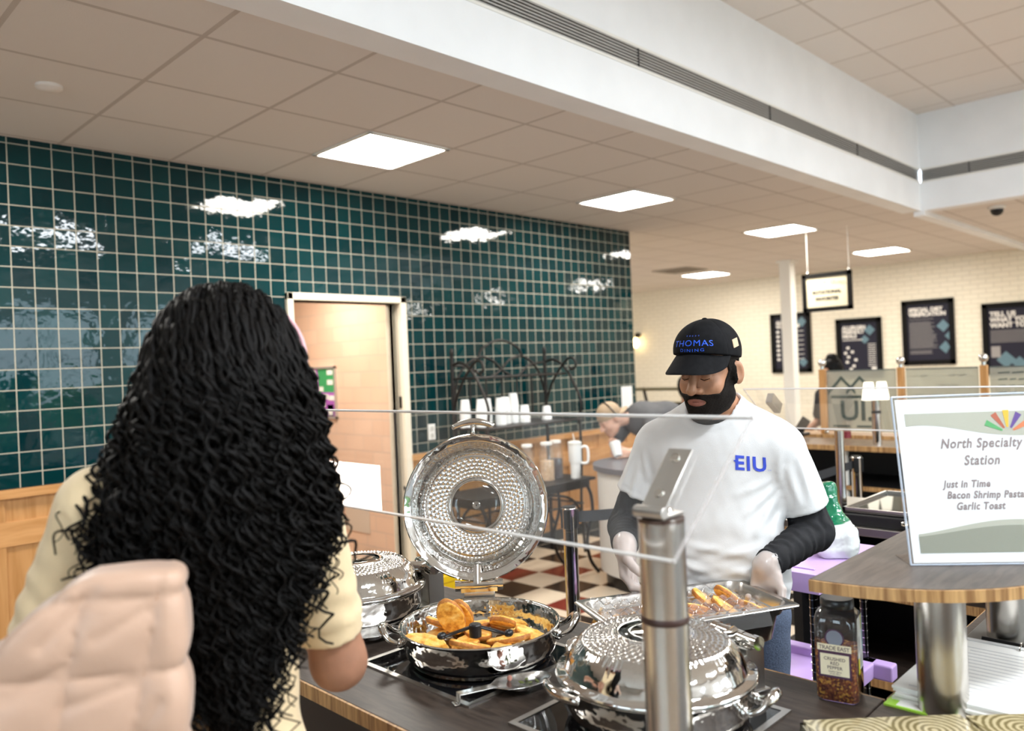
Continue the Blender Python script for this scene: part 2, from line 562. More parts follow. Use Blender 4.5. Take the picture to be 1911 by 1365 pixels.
def floor_material():
    m = bpy.data.materials.new('floor_tile'); m.use_nodes = True
    n, l = nt(m); b = n['Principled BSDF']
    g = n.new('ShaderNodeNewGeometry')
    dv = n.new('ShaderNodeVectorMath'); dv.operation = 'SCALE'; dv.inputs['Scale'].default_value = 1 / 0.3048; l.new(g.outputs['Position'], dv.inputs[0])
    ck = n.new('ShaderNodeTexChecker'); ck.inputs['Scale'].default_value = 1.0
    ck.inputs['Color1'].default_value = (1, 1, 1, 1); ck.inputs['Color2'].default_value = (0, 0, 0, 1)
    off = n.new('ShaderNodeVectorMath'); off.operation = 'ADD'; off.inputs[1].default_value = (0.31, 0.12, 0.5); l.new(dv.outputs[0], off.inputs[0])
    l.new(off.outputs[0], ck.inputs['Vector'])
    fl = n.new('ShaderNodeVectorMath'); fl.operation = 'FLOOR'; l.new(off.outputs[0], fl.inputs[0])
    wn = n.new('ShaderNodeTexWhiteNoise'); l.new(fl.outputs[0], wn.inputs['Vector'])
    gt = n.new('ShaderNodeMath'); gt.operation = 'GREATER_THAN'; gt.inputs[1].default_value = 0.62; l.new(wn.outputs['Value'], gt.inputs[0])
    mx = n.new('ShaderNodeMix'); mx.data_type = 'RGBA'; mx.inputs[6].default_value = (0.012, 0.011, 0.011, 1); mx.inputs[7].default_value = (0.16, 0.018, 0.014, 1)
    l.new(gt.outputs[0], mx.inputs[0])
    m2 = n.new('ShaderNodeMix'); m2.data_type = 'RGBA'; m2.inputs[7].default_value = (0.66, 0.55, 0.42, 1)
    l.new(ck.outputs['Color'], m2.inputs[0]); l.new(mx.outputs[2], m2.inputs[6]); l.new(m2.outputs[2], b.inputs['Base Color'])
    b.inputs['Roughness'].default_value = 0.25
    return m


def S(name, mb, m, **k):
    o = mb.build(name, m, **k); o['kind'] = 'structure'; return o


S('floor', MB().quad((-5, -5, 0), (12.85, -5, 0), (12.85, 10.5, 0), (-5, 10.5, 0)), floor_material())
# low ceiling over the serving area and the far dining area (the raised bay is cut out)
c = MB()
c.quad((-5, 2.53, CEIL), (8.3, 2.53, CEIL), (8.3, WY, CEIL), (-5, WY, CEIL))
c.quad((8.3, -5, CEIL), (12.85, -5, CEIL), (12.85, 10.5, CEIL), (8.3, 10.5, CEIL))
c.quad((6.73, WY, CEIL), (8.3, WY, CEIL), (8.3, 10.5, CEIL), (6.73, 10.5, CEIL))
S('ceiling', c, CEILM)
S('ceiling_raised', MB().quad((-5, -5, HIGH), (8.3, -5, HIGH), (8.3, 2.53, HIGH), (-5, 2.53, HIGH)), HCEILM)
S('trim_soffit_long', MB().span((-5, 2.53, CEIL - 0.004), (8.3, 2.70, CEIL + 0.27)).span((-5, 2.58, CEIL + 0.27), (8.3, 2.70, CEIL + 0.40)).span((-5, 2.53, CEIL + 0.40), (8.3, 2.70, HIGH)), SOFFM)
S('trim_soffit_end', MB().span((8.3, -5, CEIL - 0.004), (8.47, 2.53, CEIL + 0.27)).span((8.35, -5, CEIL + 0.27), (8.47, 2.53, CEIL + 0.40)).span((8.3, -5, CEIL + 0.40), (8.47, 2.53, HIGH)), SOFFM)
S('trim_ceiling_strip', MB().span((8.30, 2.50, CEIL - 0.05), (12.85, 2.60, CEIL)), SOFFM)
# tiled wall with the door opening; solid, so its end shows at the corner
w = MB()
w.cur = 0
DX0, DX1, DZ = 2.79, 3.70, 2.135
w.quad((-5, WY, 1.04), (DX0, WY, 1.04), (DX0, WY, CEIL), (-5, WY, CEIL))
w.quad((DX0, WY, DZ), (DX1, WY, DZ), (DX1, WY, CEIL), (DX0, WY, CEIL))
w.quad((DX1, WY, 0.97), (6.73, WY, 0.97), (6.73, WY, CEIL), (DX1, WY, CEIL))
w.cur = 1
w.span((-5, WY + 0.006, 0), (DX0, WY + 0.16, CEIL)); w.span((DX1, WY + 0.006, 0), (6.73, WY + 0.16, CEIL)); w.span((DX0, WY + 0.006, DZ), (DX1, WY + 0.16, CEIL))
w.quad((6.73, WY, 0), (6.73, WY + 0.006, 0), (6.73, WY + 0.006, CEIL), (6.73, WY, CEIL))
w.quad((6.73, WY + 0.16, 0), (6.73, 9.4, 0), (6.73, 9.4, CEIL), (6.73, WY + 0.16, CEIL))
S('wall_tiled', w, [TEAL, CREAM])
# oak wainscot: panels, stiles, rails and cap along the foot of the tiled wall
def wainscot(x0, x1, top):
    f = MB(); f.cur = 0
    f.span((x0, WY - 0.012, 0.10), (x1, WY + 0.004, top)); f.cur = 1
    f.span((x0, WY - 0.045, top - 0.045), (x1, WY, top))
    f.span((x0, WY - 0.026, top - 0.30), (x1, WY, top - 0.17)); f.span((x0, WY - 0.026, 0.10), (x1, WY, 0.22)); f.cur = 0
    x = x0
    while x < x1:
        f.span((x, WY - 0.024, 0.10), (min(x + 0.07, x1), WY, top - 0.04)); x += 0.46
    f.cur = 2; f.span((x0, WY - 0.02, 0), (x1, WY + 0.004, 0.10))
    return f


S('trim_wainscot_1', wainscot(-5, DX0 - 0.05, 1.075), [OAK, OAKH, BLACKV])
S('trim_wainscot_2', wainscot(DX1 + 0.05, 6.73, 0.965), [OAK, OAKH, BLACKV])
# door frame: jambs and head with a stop, three black hinge/strike marks
f = MB()
for x0, x1, xs in ((DX0 - 0.045, DX0, DX0 + 0.016), (DX1, DX1 + 0.055, DX1 - 0.016)):
    f.span((x0, WY - 0.035, 0), (x1, WY + 0.17, DZ + 0.05)); f.span((min(x1, xs) if xs > x1 else x0, WY + 0.05, 0), (max(xs, x1) if xs > x1 else xs, WY + 0.10, DZ))
    if xs < x0: f.span((xs, WY + 0.05, 0), (x0, WY + 0.10, DZ))
f.span((DX0 - 0.045, WY - 0.035, DZ), (DX1 + 0.055, WY + 0.17, DZ + 0.05))
dof = S('door_1', f, CREAM, bevel=0.004)
f = MB(); f.span((DX1 - 0.004, WY + 0.0, 1.33), (DX1, WY + 0.03, 1.42))
for z in (0.70, 0.62): f.span((DX1 - 0.004, WY - 0.005, z), (DX1, WY + 0.02, z + 0.03))
f.build('strike_plate', BLACKV, dof)['kind'] = 'structure'
# corridor behind the door
S('wall_corridor', MB().quad((3.88, WY + 0.16, 0), (3.88, 9, 0), (3.88, 9, 2.75), (3.88, WY + 0.16, 2.75)), PINKM)
S('wall_corridor_far', MB().quad((1.2, 9, 0), (3.88, 9, 0), (3.88, 9, 2.75), (1.2, 9, 2.75)).quad((1.6, WY + 0.16, 0), (1.6, 9, 0), (1.6, 9, 2.75), (1.6, WY + 0.16, 2.75)), PINKM)
S('ceiling_corridor', MB().quad((1.2, WY + 0.16, 2.55), (3.88, WY + 0.16, 2.55), (3.88, 9, 2.55), (1.2, 9, 2.55)), CEILM)
# far painted brick wall, other walls behind the camera with windows
S('wall_brick', MB().quad((12.85, -5, 0), (12.85, 10.5, 0), (12.85, 10.5, CEIL), (12.85, -5, CEIL)), BRICKM)
S('wall_far_left', MB().quad((6.73, 10.4, 0), (12.85, 10.4, 0), (12.85, 10.4, CEIL), (6.73, 10.4, CEIL)), BRICKM)
WALLP = mat('plaster', (0.48, 0.46, 0.43), 0.8)


def window_wall(name, fixed, axis, lo, hi, top, wins, z0, z1):
    """wall with glazed openings; axis = the coordinate that runs along the wall"""
    m = MB()

    def seg(a, b, za, zb):
        if b - a < 1e-6: return
        p = [0, 0]; q = [0, 0]
        if axis == 0: m.span((a, fixed - 0.15, za), (b, fixed, zb))
        else: m.span((fixed - 0.15, a, za), (fixed, b, zb))
    x = lo
    for a, b in wins:
        seg(x, a, 0, top); seg(a, b, 0, z0); seg(a, b, z1, top); x = b
    seg(x, hi, 0, top)
    return S(name, m, WALLP)


BW = [(0.4, 2.2), (2.9, 4.7), (5.2, 7.0)]
window_wall('wall_back', -5, 0, -5, 12.85, HIGH, BW, 0.75, 2.9)
SW = [(-2.6, -0.6), (-0.1, 1.9)]
window_wall('wall_side', -5, 1, -5, WY, HIGH, SW, 0.75, 2.9)
PANE = glass_mat('window_pane', (0.95, 0.98, 0.97), 1.0)
k = 0
for axis, fixed, ws in ((0, -5.0, BW), (1, -5.0, SW)):
    for a, b in ws:
        k += 1
        fr = MB()
        for u0, u1, z0, z1 in ((a, a + .05, .75, 2.9), (b - .05, b, .75, 2.9), (a, b, .75, .8), (a, b, 2.85, 2.9), ((a + b) / 2 - .02, (a + b) / 2 + .02, .75, 2.9), (a, b, 1.95, 1.99)):
            if axis == 0: fr.span((u0, -5.1, z0), (u1, -5.04, z1))
            else: fr.span((-5.1, u0, z0), (-5.04, u1, z1))
        fo = S('window_%d' % k, fr, mat('window_frame', (0.2, 0.2, 0.2), 0.5))
        p = MB()
        p.span((a, -5.075, .75), (b, -5.068, 2.9)) if axis == 0 else p.span((-5.075, a, .75), (-5.068, b, 2.9))
        p.build('pane', PANE, fo)['kind'] = 'structure'

# ---------------------------------------------------------------- lights in the ceilings
TRIM = mat('troffer_frame', (0.85, 0.82, 0.75), 0.5)
LIT = emit_mat('troffer_diffuser', (1.0, 0.955, 0.88), TROFFER_STRENGTH)
LITH = emit_mat('high_troffer_diffuser', (0.90, 0.955, 1.0), HIGH_TROFFER_STRENGTH)
LITC = emit_mat('corridor_diffuser', (1.0, 0.93, 0.84), HALL_STRENGTH)


def troffer(x, y, z, sx, sy, label, litm, group='square lights in the low ceiling'):
    t = empty('ceiling_light', (x, y, z), label, 'ceiling light', group)
    fr = MB()
    for a, b in (((-sx / 2, -sy / 2), (sx / 2, -sy / 2 + .025)), ((-sx / 2, sy / 2 - .025), (sx / 2, sy / 2)), ((-sx / 2, -sy / 2), (-sx / 2 + .025, sy / 2)), ((sx / 2 - .025, -sy / 2), (sx / 2, sy / 2))):
        fr.span((x + a[0], y + a[1], z - .012), (x + b[0], y + b[1], z - .001))
    fr.build('frame', TRIM, t)
    d = MB(); n = 8
    # shallow prismatic lens, bowed slightly downwards
    rs = []
    for i in range(n + 1):
        u = -1 + 2 * i / n
        rs.append([(x + u * (sx / 2 - .025), y + v * (sy / 2 - .025), z - .003 - .004 * (1 - u * u) * (1 - v * v)) for v in [-1 + 2 * j / n for j in range(n + 1)]])
    d.rings(rs, False, False, False)
    d.build('diffuser', litm, t, smooth=True)
    return t


for x, y, lab in ((2.90, 3.92, 'glowing square ceiling light nearest the camera, above the tiled wall door'),
                  (5.40, 3.92, 'glowing square ceiling light above the end of the tiled wall'),
                  (8.15, 3.90, 'glowing square ceiling light between the white column and the soffit'),
                  (11.15, 3.92, 'glowing square ceiling light above the framed dark posters'),
                  (11.3, 6.70, 'farthest glowing square ceiling light, left of the white column')):
    troffer(x, y, CEIL, 0.60, 0.60, lab, LIT)
troffer(0.46, 3.92, CEIL, 0.60, 0.60, 'square ceiling light left of the camera view', LIT)
for x, y in ((10.6, 1.2), (10.6, -1.2), (10.6, -3.6), (8.9, 8.4)):  # unseen lights added only to brighten the far brick wall
    troffer(x, y, CEIL, 0.60, 0.60, 'added unseen square ceiling light that brightens the far brick wall', LIT)
for x, y in ((3.7, -3.6), (3.7, -0.9), (6.4, -0.9), (6.4, -3.6), (0.9, -3.6), (0.9, -0.9)):
    troffer(x, y, HIGH, 1.21, 0.60, 'long ceiling light in the raised ceiling bay', LITH, 'long lights in the raised ceiling')
troffer(2.95, 5.75, 2.55, 1.2, 0.60, 'bright ceiling light in the corridor behind the door', LITC, 'corridor light')

# linear air grilles let into the soffit
def grille(name, a, b, axis, fixed, sign, label):
    t = empty(name, (a, fixed, CEIL + .33) if axis == 0 else (fixed, a, CEIL + .33), label, 'air grille')
    m = MB()
    z0, z1 = CEIL + .285, CEIL + .385

    def bar(u0, u1, za, zb, d0, d1, mm):
        if axis == 0: mm.span((u0, fixed + d0 * sign, za), (u1, fixed + d1 * sign, zb))
        else: mm.span((fixed + d0 * sign, u0, za), (fixed + d1 * sign, u1, zb))
    for i in range(7):
        z = z0 + (z1 - z0) * i / 6
        bar(a, b, z - .004, z + .004, -0.002, 0.035, m)
    m.build('slat', ALU, t)
    fr = MB(); bar(a, b, z0 - .018, z0 - .004, -0.004, 0.03, fr); bar(a, b, z1 + .004, z1 + .018, -0.004, 0.03, fr)
    fr.build('frame', WHITEM, t)
    u = a + 0.9
    while u < b:
        jn = MB(); bar(u - .004, u + .004, z0, z1, -0.005, 0.02, jn); jn.build('joint', BLACKV, t); u += 1.55
    bk = MB(); bar(a, b, z0 - .01, z1 + .01, 0.040, 0.048, bk); bk.build('backing', mat('grille_back', (.05, .05, .05), .7), t)
    return t


grille('air_grille', -5, 8.29, 0, 2.53, 1, 'long grey slotted air grille along the white soffit over the counter')
grille('air_grille', -5, 2.52, 1, 8.3, 1, 'grey slotted air grille on the end soffit beyond the corner')
# small things on the ceiling
t = empty('dome_camera', (8.75, 1.99, CEIL), 'small black dome security camera under the ceiling beyond the soffit corner', 'camera')
MB().lathe([(0.075, 0), (0.075, -0.02), (0.06, -0.03)], (8.75, 1.99, CEIL), 24, None, True, True).build('base', WHITEM, t, smooth=True)
MB().lathe([(0.058, -0.03), (0.055, -0.06), (0.035, -0.085), (0.002, -0.095)], (8.75, 1.99, CEIL), 24, None, True, True).build('dome', mat('black_gloss', (0.01, 0.01, 0.012), 0.08), t, smooth=True)
d = MB().lathe([(0.055, 0), (0.055, -0.012), (0.04, -0.022), (0.002, -0.024)], (1.09, 3.93, CEIL), 24, None, True, True).build('sprinkler_cover', CEILM, smooth=True)
prop(d, 'round flush sprinkler cover on the ceiling at the far left', 'sprinkler')
g = MB(); g.span((10.0, 6.25, CEIL - .012), (10.6, 6.85, CEIL - .002))
for i in range(9): g.span((10.03, 6.29 + i * .062, CEIL - .022), (10.57, 6.30 + i * .062, CEIL - .012))
prop(g.build('ceiling_vent', mat('vent_grey', (0.35, 0.31, 0.26), 0.6)), 'square grey ceiling vent beside the farthest ceiling light', 'vent')
# white square column
m = MB(); m.span((10.79, 5.05, 0), (10.95, 5.21, CEIL)); m.span((10.76, 5.02, CEIL - .03), (10.98, 5.24, CEIL)); m.span((10.76, 5.02, 0), (10.98, 5.24, .1))
S('column', m, mat('column_paint', (0.82, 0.80, 0.74), 0.45), bevel=0.006)
# wall bits
t = empty('electrical_outlet', (3.98, WY, 1.12), 'white electrical outlet on the teal tiles right of the door', 'outlet')
MB().span((3.943, WY - .008, 1.06), (4.013, WY, 1.185)).build('cover_plate', WHITEM, t, bevel=.003)
for z in (1.095, 1.15): MB().span((3.962, WY - .012, z - .016), (3.994, WY - .007, z + .016)).build('socket', mat('socket_grey', (0.55, 0.53, 0.48), 0.5), t)
PAPER = mat('paper', (0.86, 0.85, 0.82), 0.7)
INK = mat('ink', (0.12, 0.12, 0.13), 0.7)
t = empty('wall_notice', (6.57, WY, 1.2), 'white paper notice taped on the teal tiles near the wall end', 'notice')
MB().span((6.48, WY - .004, 1.13), (6.66, WY - .001, 1.36)).build('sheet', PAPER, t)
m = MB()
for i in range(7): m.span((6.50, WY - .006, 1.16 + i * .026), (6.63 + .02 * (i % 2) - .02, WY - .004, 1.166 + i * .026))
m.build('print', mat('ink_pale', (0.55, 0.55, 0.55), 0.7), t)
# notice board and sheets on the corridor wall
BX = 3.88
t = empty('notice_board', (BX, 6.37, 1.2), 'purple and green notice board with white cards inside the doorway', 'notice board')
fr = MB()
for y0, y1, z0, z1 in ((6.04, 6.70, 1.215, 1.235), (6.04, 6.70, 1.665, 1.685), (6.04, 6.06, 1.215, 1.685), (6.68, 6.70, 1.215, 1.685)):
    fr.span((BX - .022, y0, z0), (BX - .001, y1, z1))
fr.build('frame', mat('board_frame', (0.62, 0.60, 0.57), 0.35, 0.6), t)
PUR, GRN = mat('board_purple', (0.42, 0.12, 0.50), 0.7), mat('board_green', (0.05, 0.34, 0.12), 0.7)
b = MB()
for (a0, a1, b0, b1, mi) in ((6.06, 6.34, 1.45, 1.665, 1), (6.34, 6.68, 1.45, 1.665, 0), (6.06, 6.30, 1.235, 1.45, 0), (6.30, 6.68, 1.235, 1.45, 1), (6.44, 6.60, 1.45, 1.52, 1), (6.1, 6.2, 1.235, 1.34, 0)):
    b.span((BX - .008 - .0005 * (a0 > 6.4), a0, b0), (BX - .001, a1, b1), mi)
b.build('backing', [PUR, GRN], t)
for (y, z) in ((6.62, 1.62), (6.62, 1.55), (6.62, 1.40), (6.64, 1.27), (6.50, 1.49), (6.44, 1.34), (6.42, 1.63), (6.40, 1.57), (6.30, 1.48), (6.38, 1.40), (6.28, 1.34), (6.14, 1.63), (6.14, 1.54), (6.12, 1.40), (6.16, 1.27), (6.34, 1.27), (6.22, 1.41)):
    MB().span((BX - .011, y - .045, z - .022), (BX - .008, y + .045, z + .022)).build('card', PAPER, t)
s_ = MB().span((BX - .006, 5.62, .24), (BX - .001, 5.98, .70)).build('poster_sheet', mat('sheet_cream', (0.62, 0.52, 0.42), .7))
prop(s_, 'blank pale paper sheet on the corridor wall beside the woman shoulder', 'poster')

# green shrubs outside the back windows, seen only as reflections in the tiles
def shrubs(P):
    return smin(ellipsoid(P, (2.2, -8.2, .6), (2.2, .8, 1.25)), ellipsoid(P, (5.4, -8.4, .5), (2.0, .8, 1.1)), .3) + .10 * vnoise(P, 1.5, 7) + .05 * vnoise(P, 4, 8)


o = sdf_obj('shrub_row', shrubs, (-.4, -9.6, -.2), (7.8, -7.0, 2.2), .09, add_noise(mat('shrub_green', (.10, .20, .06), .8), 14, .5))
prop(o, 'green shrubs outside the back windows', 'shrubs', None, 'stuff')
S('outside_ground', MB().quad((-12, -16, -.05), (16, -16, -.05), (16, -5.2, -.05), (-12, -5.2, -.05)), mat('ground_pale', (.32, .32, .30), .9))
# ================================================================ THE SERVING COUNTER
CT = 0.90
DARKW = wood_mat('dark_laminate', (0.028, 0.020, 0.016), (0.062, 0.045, 0.036), (26, 3.0, 26), 0.42, 0.38)
LEDGEW = wood_mat('ledge_laminate', (0.055, 0.041, 0.034), (0.10, 0.078, 0.064), (3, 26, 26), 0.40, 0.45)
BAMBOO = wood_mat('bamboo_edge', (0.24, 0.12, 0.045), (0.52, 0.31, 0.13), (22, 22, 1.5), 0.45)
BLACKP = mat('black_panel', (0.010, 0.010, 0.011), 0.5)
CHROME = mat('polished_steel', (0.66, 0.64, 0.61), 0.07, 1.0)
BRUSHED = mat('brushed_steel', (0.56, 0.54, 0.51), 0.30, 1.0)
PANSTEEL = mat('pan_steel', (0.60, 0.58, 0.55), 0.26, 1.0)
BLKPLASTIC = mat('black_plastic', (0.012, 0.012, 0.013), 0.3)
CGLASS = mat('ceramic_glass', (0.006, 0.006, 0.007), 0.04)


def hammered(name, rough, scale, strength, base=(0.62, 0.60, 0.57)):
    m = mat(name, base, rough, 1.0)
    n, l = nt(m); b = n['Principled BSDF']
    g = n.new('ShaderNodeTexCoord'); v = n.new('ShaderNodeTexVoronoi'); v.feature = 'SMOOTH_F1'; v.inputs['Scale'].default_value = scale
    l.new(g.outputs['Object'], v.inputs['Vector'])
    bp = n.new('ShaderNodeBump'); bp.inputs['Strength'].default_value = strength; bp.inputs['Distance'].default_value = 0.004
    l.new(v.outputs['Distance'], bp.inputs['Height']); l.new(bp.outputs[0], b.inputs['Normal'])
    return m


HAMMER = hammered('hammered_steel', 0.08, 75, 0.28)
HAMLID = hammered('hammered_lid', 0.07, 60, 0.16, (0.70, 0.69, 0.67))

for x1, y0, y1, lab in ((1.68, 0.62, 3.0, 'dark wood laminate serving counter with striped wooden edge under the steel chafers'),
                        (2.85, -1.6, 0.617, 'dark laminate counter section under the open binder and rounded ledge')):
    t = empty('serving_counter', (1.3, (y0 + y1) / 2, 0), lab, 'counter', 'serving counter sections')
    MB().span((0.952, y0, CT - 0.034), (x1 - 0.006, y1, CT)).build('countertop', DARKW, t, bevel=.002)
    e = MB(); e.span((0.946, y0, CT - 0.034), (0.952, y1, CT - 0.001)); e.span((x1 - 0.006, y0, CT - 0.034), (x1, y1, CT - 0.001))
    if y0 < 0: e.span((1.685, y1 - .004, CT - .034), (x1 - .006, y1 + .002, CT - .001))
    e.build('edge_band', BAMBOO, t)
    MB().span((1.03, y0 + .03, 0.0), (x1 - .08, y1 - .03, CT - 0.034)).build('base_cabinet', BLACKP, t)

# induction cooktops let into the top
for yc, lab in ((1.98, 'black glass cooktop under the leftmost chafer beside the woman'), (1.46, 'black glass cooktop with steel frame under the open chafer'), (0.94, 'black glass cooktop with steel frame under the closed chafer')):
    t = empty('cooktop', (1.30, yc, CT), lab, 'cooktop', 'cooktops along the counter')
    MB().span((1.112, yc - .188, CT), (1.488, yc + .188, CT + .003)).build('glass_plate', CGLASS, t)
    f = MB()
    for a, b in (((1.098, yc - .202), (1.502, yc - .188)), ((1.098, yc + .188), (1.502, yc + .202)), ((1.098, yc - .188), (1.112, yc + .188)), ((1.488, yc - .188), (1.502, yc + .188))):
        f.span((*a, CT), (*b, CT + .0045))
    f.build('frame', BRUSHED, t)

LOCAL = Matrix.Identity(3)


def lid_shell(M, c):
    """underside-visible dome with rows of round dimples between the ring and the window"""
    prof = [(0.200, 0.000), (0.203, 0.004), (0.199, 0.007), (0.184, 0.008), (0.181, 0.012), (0.176, 0.028), (0.166, 0.046), (0.152, 0.060), (0.148, 0.0635), (0.145, 0.066), (0.141, 0.0655)]
    rr = np.linspace(0.139, 0.082, 44); prof += [(r, 0.064 + 0.012 * (0.139 - r) / 0.057) for r in rr] + [(0.079, 0.0775), (0.075, 0.0785), (0.071, 0.0775)]
    seg = 288; V = []; ang = np.arange(seg) * 2 * math.pi / seg
    for i, (r, z) in enumerate(prof):
        dz = np.zeros(seg); dr = np.zeros(seg)
        if 0.083 < r < 0.138:
            row = (0.138 - r) / 0.0105; k = int(row); fr = row - k - 0.5
            n = 48
            ph = ang * n / (2 * math.pi) + 0.5 * (k % 2); fa = ph - np.floor(ph) - 0.5
            q = np.sqrt((fa * r * 2 * math.pi / n / 0.0052) ** 2 + (fr * 0.0105 / 0.0052) ** 2)
            dz = 0.0030 * np.clip(1 - q * q, 0, 1)
        if 0.143 < r < 0.153:   # beaded ring
            dz = 0.0025 * np.abs(np.sin(ang * 45)) ** 0.6
        V.append(np.stack([(r) * np.cos(ang), (r) * np.sin(ang), z + dz], -1))
    V = np.concatenate(V); F = []
    for i in range(len(prof) - 1):
        j = np.arange(seg); k = (j + 1) % seg
        F.append(np.stack([i * seg + j, i * seg + k, (i + 1) * seg + k, (i + 1) * seg + j], 1))
    W_ = V @ np.array(M).T + np.array(c)
    return W_, np.concatenate(F)


LIDGLASS = glass_mat('lid_window_glass', (0.93, 0.95, 0.94), 1.0)


def chafer(cx, cy, z0, hinge_az, opened, label, side=(90, -90)):
    H = math.radians(hinge_az); hd = Vector((math.cos(H), math.sin(H), 0)); hs = Vector((-math.sin(H), math.cos(H), 0))
    t = empty('chafing_dish', (cx, cy, z0), label, 'chafing dish', 'hammered steel chafers on the counter')
    c = (cx, cy, z0)
    out = [(0.002, 0.004), (0.160, 0.004), (0.166, 0.0), (0.172, 0.003), (0.172, 0.010), (0.180, 0.014), (0.188, 0.026), (0.192, 0.045), (0.194, 0.076), (0.199, 0.080), (0.201, 0.083), (0.199, 0.085), (0.193, 0.0835), (0.1885, 0.078), (0.186, 0.045), (0.180, 0.024), (0.165, 0.012), (0.002, 0.010)]
    MB().lathe(out, c, 96).build('pan', [HAMMER], t, smooth=True, angle=60)
    for sd in side:
        a = H + math.radians(sd); d = Vector((math.cos(a), math.sin(a), 0)); s = Vector((-math.sin(a), math.cos(a), 0))
        h = MB()
        pts = [d * .188 + s * .036 + Vector((0, 0, .052)), d * .205 + s * .038 + Vector((0, 0, .054)), d * .222 + s * .034 + Vector((0, 0, .062)), d * .236 + s * .022 + Vector((0, 0, .078)), d * .241 + Vector((0, 0, .083)),
               d * .236 - s * .022 + Vector((0, 0, .078)), d * .222 - s * .034 + Vector((0, 0, .062)), d * .205 - s * .038 + Vector((0, 0, .054)), d * .188 - s * .036 + Vector((0, 0, .052))]
        pts = [Vector(p) + Vector(c) for p in catmull(pts, 5)]
        k = len(pts); h.tube(pts, [0.0062 + 0.0045 * math.exp(-((i / (k - 1) - .5) / .16) ** 2) for i in range(k)], 12)
        ho = h.build('handle', CHROME, t, smooth=True, angle=180)
        for q in (.036, -.036):
            MB().sphere(Vector(c) + d * .192 + s * q + Vector((0, 0, .052)), (.011, .011, .013), 14, 8).build('rivet', CHROME, ho, smooth=True, angle=180)
    # hinge stand behind the pan
    st = MB(); p0 = Vector(c) + hd * .235
    R = Matrix((hd, hs, Vector((0, 0, 1)))).transposed()
    st.box(p0 + Vector((0, 0, .048)), (.050, .085, .095), R)
    st.box(p0 + hd * -.022 + Vector((0, 0, .0025)), (.11, .10, .004), R)
    st.build('hinge_stand', BRUSHED, t, bevel=.003)
    hz = 0.112
    hg = MB(); q0 = p0 + Vector((0, 0, hz)) - hd * .012
    for a, b, r in ((-.066, -.052, .0150), (-.052, -.024, .0125), (-.024, .024, .0138), (.024, .052, .0125), (.052, .066, .0150)):
        hg.cyl(q0 + hs * a, q0 + hs * b, r, None, 20)
    hg.box(q0 + Vector((0, 0, -.010)), (.022, .10, .014), R)
    hg.build('hinge_barrel', CHROME, t, smooth=True)
    # lid
    if opened:
        zd = (hd + Vector((0, 0, -0.13))).normalized(); out_ = Vector((0, 0, 1)) - zd * zd.z; out_.normalize()
        lc = q0 + out_ * .216 - hd * .012
        ydir = zd.cross(out_)
        M = Matrix((out_, ydir, zd)).transposed()
    else:
        M = Matrix((-hd, -hs, Vector((0, 0, 1)))).transposed(); lc = Vector(c) + Vector((0, 0, .086)); out_ = -hd; zd = Vector((0, 0, 1)); ydir = zd.cross(out_)
    V, F = lid_shell(M, lc)
    lid = np_mesh('lid', [(V, F, 0)], HAMLID, t)
    w = MB().lathe([(0.002, 0.081), (0.045, 0.0805), (0.0735, 0.0775), (0.0735, 0.0755), (0.045, 0.0785), (0.002, 0.079)], lc, 48, M).build('window', LIDGLASS, lid, smooth=True, angle=180)
    MB().lathe([(0.070, 0.0745), (0.074, 0.0735), (0.078, 0.0745), (0.0785, 0.0775), (0.0745, 0.0795), (0.0705, 0.0785)], lc, 64, M).build('window_ring', CHROME, lid, smooth=True, angle=180)
    kn = MB().lathe([(0.002, 0.074), (0.010, 0.0745), (0.012, 0.077), (0.008, 0.0795), (0.002, 0.0797)], lc, 20, M); kn.build('vent_button', CHROME, lid, smooth=True)
    # T-shaped lid handle on the rim opposite the hinge
    lh = MB(); b0 = lc + out_ * .198 + zd * .004
    lh.tube([b0, b0 + out_ * .014 + zd * .002, b0 + out_ * .034 + zd * .004], [.0075, .0055, .0075], 12)
    bar = [b0 + out_ * (.040 - .55 * u * u * 8) + ydir * u + zd * .004 for u in np.linspace(-.060, .060, 13)]
    lh.tube(bar, [.0035 + .0065 * math.sqrt(max(0, 1 - (i / 6 - 1) ** 2 * .85)) for i in range(13)], 12)
    lh.build('lid_handle', CHROME, lid, smooth=True, angle=180)
    # strap from hinge to lid
    sp = MB(); sp.tube([q0, q0 + (lc - out_ * .19 - q0) * .6 + zd * .012, lc - out_ * .165 + zd * .030], [.014, .013, .011], 12, None, True, 1.5)
    sp.build('lid_strap', CHROME, lid, smooth=True)
    return t


chafer(1.31, 1.98, CT + .005, -17, False, 'closed hammered steel chafer half hidden by the woman arm', (118, -118))
chafer(1.318, 1.457, CT + .005, 47, True, 'open hammered steel chafer holding golden toast, round lid raised')
chafer(1.325, .94, CT + .005, -17, False, 'closed hammered steel chafer behind the steel guard post', (100, -62))
# food showing in the left chafer is a lip of sauce: a separate amber band between pan and lid

